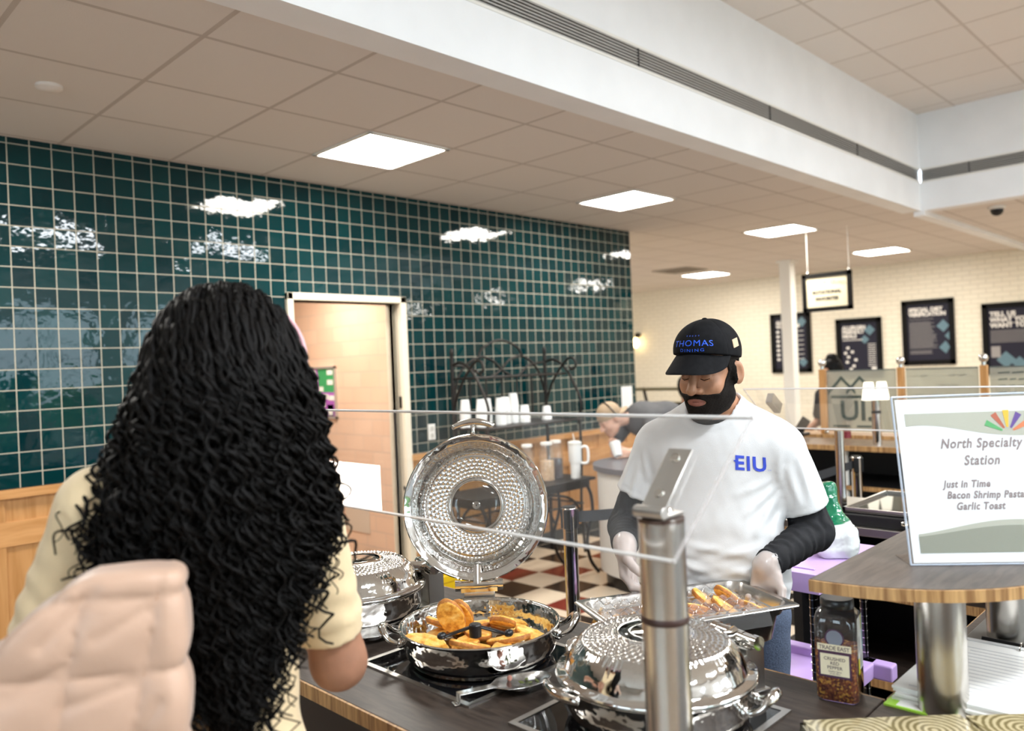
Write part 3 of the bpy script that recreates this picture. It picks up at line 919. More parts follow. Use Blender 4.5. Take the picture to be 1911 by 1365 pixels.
# ---------------------------------------------------------------- toast
TOAST = mat('toast', (0.78, 0.36, 0.065), 0.7)
def toast_material():
    m = bpy.data.materials.new('garlic_toast'); m.use_nodes = True
    n, l = nt(m); b = n['Principled BSDF']
    tc = n.new('ShaderNodeTexCoord'); tx = n.new('ShaderNodeTexNoise'); tx.inputs['Scale'].default_value = 55; tx.inputs['Detail'].default_value = 5
    l.new(tc.outputs['Object'], tx.inputs['Vector'])
    cr = n.new('ShaderNodeValToRGB'); e = cr.color_ramp.elements
    e[0].position = .33; e[0].color = (0.62, 0.24, 0.025, 1); e[1].position = .68; e[1].color = (1.0, 0.68, 0.22, 1)
    x = cr.color_ramp.elements.new(.5); x.color = (0.95, 0.50, 0.085, 1)
    l.new(tx.outputs[0], cr.inputs[0]); l.new(cr.outputs[0], b.inputs['Base Color'])
    bp = n.new('ShaderNodeBump'); bp.inputs['Strength'].default_value = .6; bp.inputs['Distance'].default_value = .004; l.new(tx.outputs[0], bp.inputs['Height']); l.new(bp.outputs[0], b.inputs['Normal'])
    b.inputs['Roughness'].default_value = .55
    cu = n.new('ShaderNodeTexCoord')
    return m


TOASTM = toast_material()
CRUST = add_noise(mat('toast_crust', (0.45, 0.17, 0.035), 0.6), 60, .4, .4)


def bread(P):
    q = P.copy(); x, y, z = q[..., 0], q[..., 1], q[..., 2]
    w = 0.030 + 0.004 * np.cos(y * 60)
    d2 = np.sqrt((x / (w / .034)) ** 2 + (np.maximum(np.abs(y) - .022, 0)) ** 2) - .034
    d = smax(d2, np.abs(z - 0.05 * (y ** 2) * 20 * .3) - .0085, .008)
    return d + 0.0012 * vnoise(P, 45, 3)


BV, BF = surface_nets(bread, (-.05, -.075, -.025), (.05, .075, .035), .0026)
bme = np_mesh('toast_slice', [(BV, BF, (np.abs(BV[BF].mean(1)[:, 2]) < .0055).astype(int))], [TOASTM, CRUST])
slices = 0


def toast(loc, rot, label, group):
    global slices
    o = bme if slices == 0 else bme.copy()
    if slices: COL.objects.link(o)
    slices += 1
    o.location = loc; o.rotation_euler = [math.radians(a) for a in rot]
    prop(o, label, 'toast', group)
    return o


CX, CY, CZ = 1.318, 1.457, CT + .005
G1 = 'garlic toast in the open chafer'
# a heap: the lowest lie flat on the pan floor, others lean on them, one stands up
toast((CX - .045, CY + .055, CZ + .095), (64, 14, 128), 'tallest golden toast slice standing up in the open chafer', G1)
toast((CX + .005, CY + .075, CZ + .080), (60, -6, 118), 'golden toast slice leaning right behind the tallest one in the open chafer', G1)
for i, (x, y, z, rx, ry, rz) in enumerate(((-.10, .095, .035, 10, -14, 30), (-.055, .12, .030, -8, 10, 100), (-.115, .03, .034, 12, 8, -20), (-.005, .125, .050, 22, 10, 60), (.075, -.005, .062, 24, -18, 140), (.04, -.06, .040, -10, 12, 40), (.10, -.09, .036, 14, 8, 10), (-.06, -.03, .045, 20, 10, 75), (.03, .04, .035, 6, -6, 150), (-.015, -.10, .03, 4, 8, -40), (.13, .03, .032, 10, -12, 80), (.065, .10, .034, -12, 6, 20), (-.03, .02, .03, 0, 5, 120))):
    toast((CX + x, CY + y, CZ + z), (rx, ry, rz), 'golden toast slice lying in the heap in the open chafer', G1)

# black tongs lying across the toast
t = empty('serving_tongs', (CX - .01, CY - .02, CZ + .08), 'black plastic tongs lying on the toast in the open chafer', 'tongs')
e_ = Vector((.703, -.71, 0)); n_ = Vector((.71, .704, 0))
tb = Vector((CX - .055, CY - .045, CZ))
for s_ in (1, -1):
    pts = [tb + e_ * (.006 * s_) + n_ * 0 + Vector((0, 0, .094)), tb + e_ * (.020 * s_) + n_ * .0 + Vector((0, 0, .090)), tb + e_ * (.055 * s_) + Vector((0, 0, .079)), tb + e_ * (.080 * s_) + n_ * -.01 + Vector((0, 0, .074))]
    mm = MB().tube([Vector(p) for p in catmull(pts, 6)], .0085, 10, None, True, .45)
    mm.sphere(pts[-1] + Vector((0, 0, .004)), (.013, .010, .009), 14, 8)
    mm.build('arm', BLKPLASTIC, t, smooth=True, angle=180)
MB().cyl(tb + Vector((0, 0, .070)) - n_ * .004, tb + Vector((0, 0, .102)) - n_ * .004, .015, .015, 20).build('pivot', BLKPLASTIC, t, smooth=True, bevel=.003)

# ---------------------------------------------------------------- the deep steel pan the server holds
PCX, PCY, PA, PLX, PWY, PZ = 1.706, 1.113, math.radians(-27.8), 0.495, 0.270, 1.000
PR = Matrix.Rotation(PA, 3, 'Z')
HP = empty('hotel_pan', (PCX, PCY, CT), 'deep rectangular steel pan of toast held by the server', 'food pan')


def rrect(lx, wy, r, z, n=6):
    pts = []
    for cx, cy, a0 in ((lx / 2 - r, wy / 2 - r, 0), (-lx / 2 + r, wy / 2 - r, 90), (-lx / 2 + r, -wy / 2 + r, 180), (lx / 2 - r, -wy / 2 + r, 270)):
        for k in range(n + 1):
            a = math.radians(a0 + 90 * k / n); pts.append(PR @ Vector((cx + r * math.cos(a), cy + r * math.sin(a), 0)) + Vector((PCX, PCY, z)))
    return pts


m = MB()
m.rings([rrect(PLX, PWY, .012, PZ - .004), rrect(PLX + .002, PWY + .002, .013, PZ), rrect(PLX - .004, PWY - .004, .014, PZ + .0035), rrect(PLX - .034, PWY - .034, .034, PZ + .0025), rrect(PLX - .042, PWY - .042, .036, PZ - .006), rrect(PLX - .050, PWY - .050, .036, PZ - .022), rrect(PLX - .064, PWY - .064, .036, PZ - .024), rrect(PLX - .085, PWY - .085, .034, PZ - .085), rrect(PLX - .11, PWY - .11, .03, PZ - .095),
         ], True, False, True)
m.build('pan_interior', PANSTEEL, HP, smooth=True, angle=50)
m = MB()
m.rings([rrect(PLX, PWY, .012, PZ - .004), rrect(PLX - .038, PWY - .038, .037, PZ - .006), rrect(PLX - .046, PWY - .046, .038, PZ - .024), rrect(PLX - .060, PWY - .060, .038, PZ - .027), rrect(PLX - .081, PWY - .081, .036, PZ - .089), rrect(PLX - .106, PWY - .106, .032, PZ - .098)], True, False, True)
m.build('pan_body', PANSTEEL, HP, smooth=True, angle=50)
G2 = 'garlic toast in the deep pan'
k = 0
for i, (u, v, z, rx, ry, rz) in enumerate(((-.17, -.05, .055, 18, -20, 10), (-.13, .03, .05, -14, 12, 60), (-.19, .045, .045, 10, 18, 20), (-.09, -.05, .045, 8, 16, -30), (-.05, .04, .06, 24, -10, 80), (-.01, -.045, .07, 30, 14, 40), (.05, .02, .068, 26, 20, 110), (.04, -.06, .058, -20, 12, 15), (.10, .05, .075, 40, -8, 70), (.11, -.03, .075, 28, 18, 30), (.16, .04, .078, 46, 10, 95), (.17, -.045, .072, 32, -14, 130), (.195, .0, .062, 20, 30, 60), (-.15, -.01, .024, 4, 4, 90), (-.07, .0, .022, 0, 6, 30), (.02, .0, .022, 3, 0, 140), (.11, .0, .024, 5, 5, 50))):
    p = PR @ Vector((u, v, 0))
    toast((PCX + p.x, PCY + p.y, CT + z), (rx, ry, rz + math.degrees(PA)), 'golden toast slice heaped in the deep steel pan under clear wrap', G2)
# crumpled clear wrap across the pan and hanging at its near side
def sheet(name, fn, nu, nv, m, parent=None):
    u, v = np.meshgrid(np.linspace(0, 1, nu), np.linspace(0, 1, nv), indexing='ij')
    P = fn(u.ravel(), v.ravel()); i, j = np.meshgrid(np.arange(nu - 1), np.arange(nv - 1), indexing='ij'); i = i.ravel(); j = j.ravel()
    return np_mesh(name, [(P, np.stack([i * nv + j, (i + 1) * nv + j, (i + 1) * nv + j + 1, i * nv + j + 1], 1), 0)], m, parent)


WRAP = glass_mat('clear_wrap', (0.97, 0.97, 0.97), 2.2, 0.12, 0.07)


def wrapfn(u, v):
    x = -.215 + .37 * u; y = -.150 + .27 * v
    z = PZ + .004 - .012 * np.sin(math.pi * np.clip(u, 0, 1)) * np.sin(math.pi * v) + .006 * np.sin(u * 37 + v * 22) * np.sin(v * 9 + 1) + .004 * np.sin(u * 60 - v * 45)
    z = np.where(v < .06, z - (.06 - v) * .8, z)
    z = np.maximum(z, np.where((np.abs(y) > .10), PZ + .0045, 0)) - np.where(v < .06, (.06 - v) * .6, 0)
    c, s = math.cos(PA), math.sin(PA)
    return np.stack([PCX + c * x - s * y, PCY + s * x + c * y, z], -1)


prop(sheet('plastic_wrap', wrapfn, 90, 60, WRAP), 'crumpled clear plastic wrap laid over the deep steel pan', 'plastic wrap')

# ---------------------------------------------------------------- spoon rests
SPOON = mat('spoon_rest_steel', (0.68, 0.67, 0.66), 0.22, 1.0)


def spoon_rest(x, y, lab, bits):
    t = empty('spoon_rest', (x, y, CT + .004), lab, 'spoon rest', 'steel spoon rests before the chafers')
    d = Vector((.93, -.36, 0)).normalized(); s = Vector((.36, .93, 0)).normalized()
    Z = Vector((0, 0, 1)); c = Vector((x, y, CT + .005))
    def prof(u): return .044 * math.sqrt(max(0.02, 1 - u * u)) if u > -.55 else .044 * math.sqrt(1 - .55 ** 2) * max(.30, 1 - (-.55 - u) * 2.2)
    rs = []
    for u in np.linspace(-1.95, 1, 40):
        w = prof(u) if u > -1.0 else .0115
        w = max(w, .004)
        dep = .010 * max(0, 1 - u * u) if u > -1 else 0
        lift = .016 if u > -.6 else .016 + .0 * u
        rs.append([c + d * (u * .075) + s * (w * q) + Z * (lift - dep * (1 - q * q) + .002) for q in np.linspace(-1, 1, 15)])
    for k in range(3): rs.insert(0, [rs[0][q] + (Z * -.010 if k < 2 else d * -.012) for q in range(15)])
    m = MB().rings(rs, False, False, False)
    o = m.build('dish', SPOON, t, smooth=True, angle=60)
    so = o.modifiers.new('solid', 'SOLIDIFY'); so.thickness = .0016
    ft = MB().tube([c + d * .0 + Z * .001, c + Z * .008], [.022, .016], 20); ft.build('foot', SPOON, t, smooth=True)
    for i in range(bits):
        q = c + d * (.02 + .02 * math.sin(i * 2.1)) + s * (-.012 + .007 * (i % 4)) + Z * (.0125)
        sc = MB().sphere(q, (.006, .003, .0016), 8, 5, Matrix.Rotation(i * 1.1, 3, 'Z'))
        prop(sc.build('herb_scrap', mat('herb', (0.10, 0.12, 0.03), .6), None, smooth=True), 'scrap of green herb in the spoon rest before the open chafer', 'food scrap', 'herb scraps in the spoon rest')
    return t


spoon_rest(1.235, 1.240, 'long steel spoon rest with herb scraps before the open chafer', 6)
spoon_rest(1.22, 1.775, 'steel spoon rest beside the woman elbow', 0)
t = MB().sphere((1.225, 1.262, CT + .024), (.013, .006, .005), 12, 8, Matrix.Rotation(.8, 3, 'Z'))
prop(t.build('bacon_scrap', mat('bacon', (0.35, 0.16, 0.12), .5), smooth=True), 'small pinkish brown bacon scrap in the spoon rest', 'food scrap')

# ---------------------------------------------------------------- sneeze guards
EDGE = mat('acrylic_edge', (0.80, 0.78, 0.76), 0.35, alpha=0.8)
EDGE2 = mat('acrylic_edge_clear', (0.62, 0.57, 0.56), 0.3, alpha=0.35)
GUARD = glass_mat('guard_glass', (0.985, 0.985, 0.985), 0.9, 0.0, 0.02)


def guard(name, top, bot, y0, y1, label):
    """sloping sheet of glass running along the counter from y0 to y1; top and bot are (x, z)"""
    t = empty(name, (bot[0], y0, bot[1]), label, 'sneeze guard', 'glass sneeze guards')
    n = Vector((top[1] - bot[1], 0, -(top[0] - bot[0]))).normalized() * .003
    p = [Vector((bot[0], y0, bot[1])), Vector((bot[0], y1, bot[1])), Vector((top[0], y1, top[1])), Vector((top[0], y0 - .03, top[1]))]
    m = MB(); m.quad(*p); m.build('pane', GUARD, t)
    for a, b in ((0, 1), (1, 2), (2, 3), (3, 0)):
        e = MB()
        dd = ((p[(a + 2) % 4] + p[(a + 3) % 4]) / 2 - (p[a] + p[b]) / 2).normalized() * .0035
        r0 = [p[a] - n, p[b] - n, p[b] + n, p[a] + n]; r1 = [q + dd for q in r0]
        e.rings([r0, r1], True, True, True)
        e.build('polished_edge', EDGE if a in (0, 2) else EDGE2, t)
    return t


guard('sneeze_guard_glass', (1.165, 1.522), (.968, 1.325), .645, 2.95, 'sloping clear glass sneeze guard between the woman and the chafers')
guard('sneeze_guard_glass', (3.30, 1.470), (3.62, 1.265), 1.82, -1.4, 'far glass sneeze guard over the back counter behind the server')

POSTM = mat('brushed_post', (0.55, 0.52, 0.48), 0.24, 1.0)
n_, l_ = nt(POSTM); POSTM.node_tree.nodes['Principled BSDF'].inputs['Anisotropic'].default_value = 0.7
PX, PY = 1.042, .716
t = empty('guard_post', (PX, PY, CT), 'brushed steel sneeze guard post standing in front of the server', 'post', 'steel posts on the counter')
MB().cyl((PX, PY, CT), (PX, PY, 1.372), .0365, None, 64).build('tube', POSTM, t, smooth=True, bevel=.001)
MB().lathe([(.0366, 1.208), (.0378, 1.210), (.0378, 1.217), (.0366, 1.219)], (PX, PY, 0), 64).build('collar_ring', mat('collar_brown', (0.045, 0.02, 0.015), .45), t, smooth=True)
MB().lathe([(.0368, 1.366), (.0368, 1.372), (.002, 1.375)], (PX, PY, 0), 48, None, False, True).build('top_cap', mat('cap_brown', (0.09, 0.05, 0.035), .4, .6), t, smooth=True)
MB().lathe([(.055, CT), (.055, CT + .006), (.038, CT + .012)], (PX, PY, 0), 48, None, True, True).build('base_flange', POSTM, t, smooth=True)
br = MB(); u = Vector((.707, 0, .707)); yv = Vector((0, 1, 0)); nn = Vector((-.707, 0, .707))
b0 = Vector((PX - .030, PY - .004, 1.381))
R = Matrix((u, yv, nn)).transposed()
br.box(Vector((PX - .004, PY - .002, 1.3775)), (.058, .050, .005))
br.tube([b0 + Vector((-.004, -.027, .004)), b0 + Vector((-.004, .027, .004))], .010, 14)
br.box(Vector((.968, PY - .002, 1.327)) + u * .140 + nn * .0065, (.118, .046, .004), R)
br.build('glass_clamp', BRUSHED, t, smooth=True, bevel=.001)
for q in (.108, .178):
    c = Vector((.968, PY - .002, 1.327)) + u * q + nn * .0085
    MB().cyl(c, c + nn * .004, .0085, .007, 18).build('bolt', CHROME, t, smooth=True)
MB().cyl((PX + .012, PY - .006, 1.380), (PX + .012, PY - .006, 1.385), .009, .007, 18).build('bolt', CHROME, t, smooth=True)

# ---------------------------------------------------------------- half-round ledge on its posts
def dshape(cx, cy, r, n=40):
    return [(cx + r * math.cos(a), cy + r * math.sin(a)) for a in [math.pi + math.pi * i / n for i in range(n + 1)]]


t = empty('rounded_ledge', (1.94, .6, CT), 'half round wooden ledge on a steel post carrying the menu sign', 'ledge')
MB().prism(dshape(1.94, .71, .392), 1.141, 1.163).build('top', LEDGEW, t)
e = MB(); o_ = dshape(1.94, .71, .398)
e.rings([[(x, y, 1.139) for x, y in o_], [(x, y, 1.162) for x, y in o_], [(x, y, 1.162) for x, y in dshape(1.94, .71, .390)], [(x, y, 1.139) for x, y in dshape(1.94, .71, .390)]], True, False, False)
e.build('edge_band', BAMBOO, t)
for (x, y) in ((1.690, .512), (2.19, .512)):
    MB().cyl((x, y, CT), (x, y, 1.141), .0455, None, 48).build('post', POSTM, t, smooth=True)

# ---------------------------------------------------------------- menu sign in an acrylic holder
sd = Vector((.600, -.800, 0)).normalized(); s0 = Vector((1.772, .597, 1.1635))
s0 = Vector((1.762, .586, 1.1645)); sd = Vector((.62, -.785, 0)).normalized()
back = Vector((.70, .70, 0)); su = (Vector((0, 0, 1)) + (-sd) * .028 + back * .10).normalized(); sn = sd.cross(su).normalized()
SGN = empty('menu_sign', s0, 'white menu sign in a clear acrylic stand on the half round ledge', 'sign')
SW_, SH_ = .300, .345


def sp(x, y, l=0.0): return s0 + sd * x + su * y + sn * l


ACR = glass_mat('acrylic', (0.96, 0.97, 0.98), 1.0, 0, .02)
hm = MB(); hm.add([sp(0, 0, .003), sp(SW_ + .012, 0, .003), sp(SW_ + .012, SH_ + .01, .003), sp(0, SH_ + .01, .003), sp(0, 0, -.003), sp(SW_ + .012, 0, -.003), sp(SW_ + .012, SH_ + .01, -.003), sp(0, SH_ + .01, -.003)], [(0, 1, 2, 3), (4, 7, 6, 5), (0, 4, 5, 1), (1, 5, 6, 2), (2, 6, 7, 3), (3, 7, 4, 0)])
hm.build('holder', ACR, SGN)
ft = MB(); bz = back * .085
ft.add([sp(0, 0, -.003), sp(SW_ + .012, 0, -.003), sp(SW_ + .012, 0, -.003) - sn * .09 - Vector((0, 0, (sp(0, 0, -.003) - sn * .09).z - 1.1645)), sp(0, 0, -.003) - sn * .09 - Vector((0, 0, (sp(0, 0, -.003) - sn * .09).z - 1.1645))], [(0, 1, 2, 3)])
ft.build('holder_foot', ACR, SGN)
ed = MB()
for a, b in (((0, 0), (0, SH_ + .01)), ((0, 0), (SW_ + .012, 0)), ((0, SH_ + .01), (SW_ + .012, SH_ + .01)), ((SW_ + .012, 0), (SW_ + .012, SH_ + .01))):
    ed.cyl(sp(*a), sp(*b), .0024, None, 6)
ed.build('holder_edge', mat('acrylic_rim', (0.62, 0.68, 0.78), .2, alpha=.75), SGN)
pp = MB(); pp.add([sp(.006, .004, .0015), sp(.006 + SW_, .004, .0015), sp(.006 + SW_, .004 + SH_, .0015), sp(.006, .004 + SH_, .0015), sp(.006, .004, -.001), sp(.006 + SW_, .004, -.001), sp(.006 + SW_, .004 + SH_, -.001), sp(.006, .004 + SH_, -.001)], [(0, 1, 2, 3), (4, 7, 6, 5), (0, 4, 5, 1), (1, 5, 6, 2), (2, 6, 7, 3), (3, 7, 4, 0)])
paper = pp.build('menu_sheet', mat('sign_paper', (0.92, 0.92, 0.91), .55), SGN)
SAGE, SAGE2 = mat('sage_band', (0.50, 0.49, 0.40), .6), mat('sage_dark', (0.30, 0.30, 0.235), .6)


def band(y0f, y1f, mi, l=.0020, x0=.022, x1=.306, n=24):
    m = MB(); vs = []
    for i in range(n + 1):
        x = x0 + (x1 - x0) * i / n; u = i / n
        vs += [sp(x, y0f(u), l), sp(x, y1f(u), l)]
    m.add(vs, [(2 * i, 2 * i + 2, 2 * i + 3, 2 * i + 1) for i in range(n)]); return m


def topw(u): return .272 + .020 * math.sin(u * 2.6 + .35) + .012 * math.cos(u * 5) - .014 * u


band(lambda u: topw(u), lambda u: .318, 0).build('top_band', SAGE, SGN)
band(lambda u: .024, lambda u: .076 + .016 * math.sin(u * 3.6 - .9), 0, .0020).build('pale_band', SAGE, SGN)
band(lambda u: .0242, lambda u: .068 + .012 * math.sin(u * 3.6 - .9), 0, .0023).build('bottom_band', SAGE2, SGN)
fl = Vector((0, 0, 0)); fx, fy = .226, .272
for i, (a, c) in enumerate(((152, (0.10, 0.42, 0.14)), (122, (0.50, 0.12, 0.06)), (90, (0.85, 0.52, 0.04)), (58, (0.13, 0.06, 0.30)), (28, (0.75, 0.22, 0.08)))):
    r = math.radians(a); d = (math.cos(r), math.sin(r)); q = (-d[1], d[0])
    m = MB(); m.add([sp(fx + d[0] * .012 + q[0] * .002, fy + d[1] * .012 + q[1] * .002, .0026), sp(fx + d[0] * .012 - q[0] * .002, fy + d[1] * .012 - q[1] * .002, .0026), sp(fx + d[0] * .048 - q[0] * .0065, fy + d[1] * .048 - q[1] * .0065, .0026), sp(fx + d[0] * .048 + q[0] * .0065, fy + d[1] * .048 + q[1] * .0065, .0026)], [(0, 1, 2, 3)])
    m.build('petal_mark', mat('petal_%d' % i, c, .6), SGN)
SINK = mat('sign_ink', (0.30, 0.235, 0.23), .6)
for s, x, y, sz in (('North Specialty', .168, .243, .0285), ('Station', .166, .207, .0285), ('Just in Time', .130, .160, .0215), ('Bacon Shrimp Pasta', .164, .137, .0215), ('Garlic Toast', .152, .1135, .0215)):
    m = MB(); put_text(m, s, sp(x, y, .0024), sd, su, sz, xs=.79, bold=.0007, shear=.28, spacing=1.12)
    m.build('lettering', SINK, SGN)

# ---------------------------------------------------------------- red pepper jar
JC = Vector((1.637, .694, CT)); JA = math.radians(12)
JR = Matrix.Rotation(JA, 3, 'Z')
JAR = empty('pepper_jar', JC, 'square clear jar of crushed red pepper with black lid', 'spice jar')


def sq(h, r, z, n=5):
    pts = []
    for cx, cy, a0 in ((h - r, h - r, 0), (-h + r, h - r, 90), (-h + r, -h + r, 180), (h - r, -h + r, 270)):
        for k in range(n + 1):
            a = math.radians(a0 + 90 * k / n); pts.append(JC + JR @ Vector((cx + r * math.cos(a), cy + r * math.sin(a), z)))
    return pts


JG = glass_mat('jar_plastic', (0.93, 0.93, 0.94), 1.2, .02, .02, (.8, .8, .85))
MB().rings([sq(.037, .012, .001), sq(.041, .012, .006), sq(.0415, .012, .10), sq(.0415, .012, .165), sq(.039, .02, .178), sq(.031, .028, .188), sq(.029, .0285, .190)], True, True, False).build('body', JG, JAR, smooth=True, angle=50)
PEP = mat('pepper_flakes', (0.24, 0.055, 0.015), .7)
n, l = nt(PEP); tc = n.new('ShaderNodeTexCoord'); vo = n.new('ShaderNodeTexVoronoi'); vo.inputs['Scale'].default_value = 240; l.new(tc.outputs['Object'], vo.inputs['Vector'])
cr = n.new('ShaderNodeValToRGB'); cr.color_ramp.elements[0].color = (0.10, 0.016, 0.006, 1); cr.color_ramp.elements[0].position = .2; cr.color_ramp.elements[1].color = (0.75, 0.38, 0.05, 1); cr.color_ramp.elements[1].position = .98
q = cr.color_ramp.elements.new(.7); q.color = (0.30, 0.07, 0.015, 1)
sx = n.new('ShaderNodeSeparateColor'); l.new(vo.outputs['Color'], sx.inputs[0]); l.new(sx.outputs[0], cr.inputs[0]); l.new(cr.outputs[0], n['Principled BSDF'].inputs['Base Color'])
o = MB().rings([sq(.0365, .011, .002), sq(.040, .011, .007), sq(.0405, .011, .10), sq(.039, .013, .106)], True, True, True).build('pepper_flakes', PEP, JAR, smooth=True, angle=50)
o['kind'] = 'stuff'
MB().lathe([(.0315, .188), (.033, .190), (.033, .2055), (.031, .208), (.002, .208)], JC, 40, None, True, True).build('lid', BLKPLASTIC, JAR, smooth=True)
# the label faces the camera-left side of the jar, the price sticker the next side
fx_, fy_ = JR @ Vector((0, 1, 0)), JR @ Vector((-1, 0, 0))
LBL, LBD = mat('label_cream', (0.80, 0.72, 0.52), .6), mat('label_purple', (0.07, 0.025, 0.06), .5)
face = JC + JR @ Vector((-.0418, 0, 0)); hx = JR @ Vector((0, -1, 0)); hz = Vector((0, 0, 1)); hn = JR @ Vector((-1, 0, 0))


def lab(mb, x0, x1, z0, z1, l, mi): mb.add([face + hx * x0 + hz * z0 + hn * l, face + hx * x1 + hz * z0 + hn * l, face + hx * x1 + hz * z1 + hn * l, face + hx * x0 + hz * z1 + hn * l], [(0, 1, 2, 3)], mi)


m = MB(); lab(m, -.033, .031, .052, .118, .0004, 1); lab(m, -.029, .027, .057, .102, .0008, 0); lab(m, -.034, .032, .107, .121, .0008, 0); lab(m, -.029, .027, .101, .106, .0009, 1)
for i in range(24):
    a, b = 2 * math.pi * i / 24, 2 * math.pi * (i + 1) / 24
    for r0, r1, mi in ((0, .016, 0), (.016, .019, 1)):
        cc = face + hz * .134 + hn * .0006
        if i * 15 >= 0: m.add([cc + (hx * math.cos(a) + hz * math.sin(a)) * r0, cc + (hx * math.cos(b) + hz * math.sin(b)) * r0, cc + (hx * math.cos(b) + hz * math.sin(b)) * r1, cc + (hx * math.cos(a) + hz * math.sin(a)) * r1], [(0, 1, 2, 3)], mi if mi else 2)
lo_ = m.build('label', [LBL, LBD, mat('label_globe', (0.22, 0.24, 0.30), .5)], JAR)
m = MB()
put_text(m, 'TRADE EAST', face + hz * .1095 + hx * -.001 + hn * .0012, hx, hz, .0118, spacing=.88)
for s, z, sz in (('CRUSHED', .088, .0095), ('RED', .079, .0095), ('PEPPER', .070, .0095), ('Quality Spice', .064, .0048), ('of the East', .0595, .0048)):
    put_text(m, s, face + hz * z + hx * -.001 + hn * .0012, hx, hz, sz)
m.build('label_lettering', LBD, lo_)
face = JC + JR @ Vector((0, -.0418, 0)); hx = JR @ Vector((1, 0, 0)); hn = JR @ Vector((0, -1, 0))
m = MB(); lab(m, -.028, .022, .065, .175, .0005, 0); lab(m, -.028, -.012, .060, .092, .0009, 1); lab(m, .006, .014, .145, .175, .0009, 1); lab(m, .015, .022, .10, .175, .0009, 2)
for i in range(12): lab(m, -.024, -.006, .104 + i * .0026, .1052 + i * .0026, .0009, 3)
for i in range(5): lab(m, -.006 + i * .004, -.0045 + i * .004, .07, .095 + .01 * (i % 2), .0009, 3)
m.build('price_sticker', [PAPER, mat('sticker_yellow', (0.75, 0.66, 0.02), .5), mat('sticker_blue', (0.36, 0.62, 0.76), .5), mat('ink_grey', (0.42, 0.42, 0.42), .6)], JAR)

# ---------------------------------------------------------------- papers, folder, binder, trays
t = empty('lime_folder', (1.75, .45, CT), 'lime green folder under the white paper stack', 'folder')
LIME = mat('lime_card', (0.36, 0.66, 0.06), .5)
MB().span((1.648, .22, CT), (1.96, .612, CT + .004)).build('cover', LIME, t)
MB().span((1.654, .42, CT + .004), (1.70, .590, CT + .0045)).build('sticker', PAPER, t)
for i in range(5):
    dx, dy = .004 * math.sin(i * 2.3), .004 * math.cos(i * 1.7)
    z = CT + .0045 + i * .0056
    pb = MB().span((1.678 + dx, .20, z), (2.045 + dx, .602 + dy, z + .0052)).build('paper_stack', PAPER)
    prop(pb, 'sheaf of white paper in the stack beside the ledge post' if i < 4 else 'top sheaf of white paper printed with faint lines', 'paper', 'white paper stack beside the ledge post')
m = MB()
for i in range(16): m.span((1.70 + .02 * i, .24, CT + .0320), (1.703 + .02 * i, .58 - .02 * (i % 3), CT + .0327))
m.build('printed_lines', mat('faint_print', (0.62, 0.62, 0.63), .7), pb)
t = empty('ring_binder', (2.3, .4, CT), 'dark grey open binder cover with a ring beside the white papers', 'binder')
MB().span((2.06, .16, CT), (2.74, .592, CT + .010)).build('cover', mat('binder_grey', (0.085, 0.08, 0.07), .5), t, bevel=.003)
for y in (.455, .30):
    MB().tube([Vector((2.055 + .016 * math.cos(a), y, CT + .030 + .016 * math.sin(a))) for a in np.linspace(0, 2 * math.pi, 20)], .0022, 8).build('ring', CHROME, t, smooth=True)
MB().span((2.046, .20, CT + .028), (2.062, .598, CT + .034)).build('spine_strip', mat('clear_strip', (0.6, 0.6, 0.6), .15), t)
pn = MB().cyl((2.125, .552, CT + .0165), (2.115, .36, CT + .0165), .0062, .0062, 14); pn.cyl((2.115, .36, CT + .0165), (2.1145, .349, CT + .0165), .0062, .002, 14)
prop(pn.build('marker_pen', BLKPLASTIC, smooth=True), 'black marker pen lying on the dark binder', 'pen')
# patterned glass trays at the front corner
def ornate():
    m = bpy.data.materials.new('ornate_gold_glass'); m.use_nodes = True
    n, l = nt(m); b = n['Principled BSDF']
    tc = n.new('ShaderNodeTexCoord'); mp = n.new('ShaderNodeVectorMath'); mp.operation = 'MULTIPLY'; mp.inputs[1].default_value = (7.2, 7.2, 0); l.new(tc.outputs['Object'], mp.inputs[0])
    fr = n.new('ShaderNodeVectorMath'); fr.operation = 'FRACTION'; l.new(mp.outputs[0], fr.inputs[0])
    sb = n.new('ShaderNodeVectorMath'); sb.operation = 'SUBTRACT'; sb.inputs[1].default_value = (.5, .5, 0); l.new(fr.outputs[0], sb.inputs[0])
    ln = n.new('ShaderNodeVectorMath'); ln.operation = 'LENGTH'; l.new(sb.outputs[0], ln.inputs[0])
    sn_ = n.new('ShaderNodeMath'); sn_.operation = 'MULTIPLY'; sn_.inputs[1].default_value = 74; l.new(ln.outputs['Value'], sn_.inputs[0])
    s2 = n.new('ShaderNodeMath'); s2.operation = 'SINE'; l.new(sn_.outputs[0], s2.inputs[0])
    vo = n.new('ShaderNodeTexVoronoi'); vo.inputs['Scale'].default_value = 95; l.new(tc.outputs['Object'], vo.inputs['Vector'])
    ad = n.new('ShaderNodeMath'); ad.operation = 'ADD'; l.new(s2.outputs[0], ad.inputs[0]); l.new(vo.outputs['Distance'], ad.inputs[1])
    cr = n.new('ShaderNodeValToRGB'); e = cr.color_ramp.elements; e[0].position = 0; e[0].color = (0.19, 0.15, 0.07, 1); e[1].position = 1; e[1].color = (0.50, 0.42, 0.25, 1)
    x = e.new(.45); x.color = (0.32, 0.26, 0.13, 1)
    l.new(ad.outputs[0], cr.inputs[0]); l.new(cr.outputs[0], b.inputs['Base Color'])
    b.inputs['Roughness'].default_value = .12; b.inputs['Coat Weight'].default_value = .6
    return m


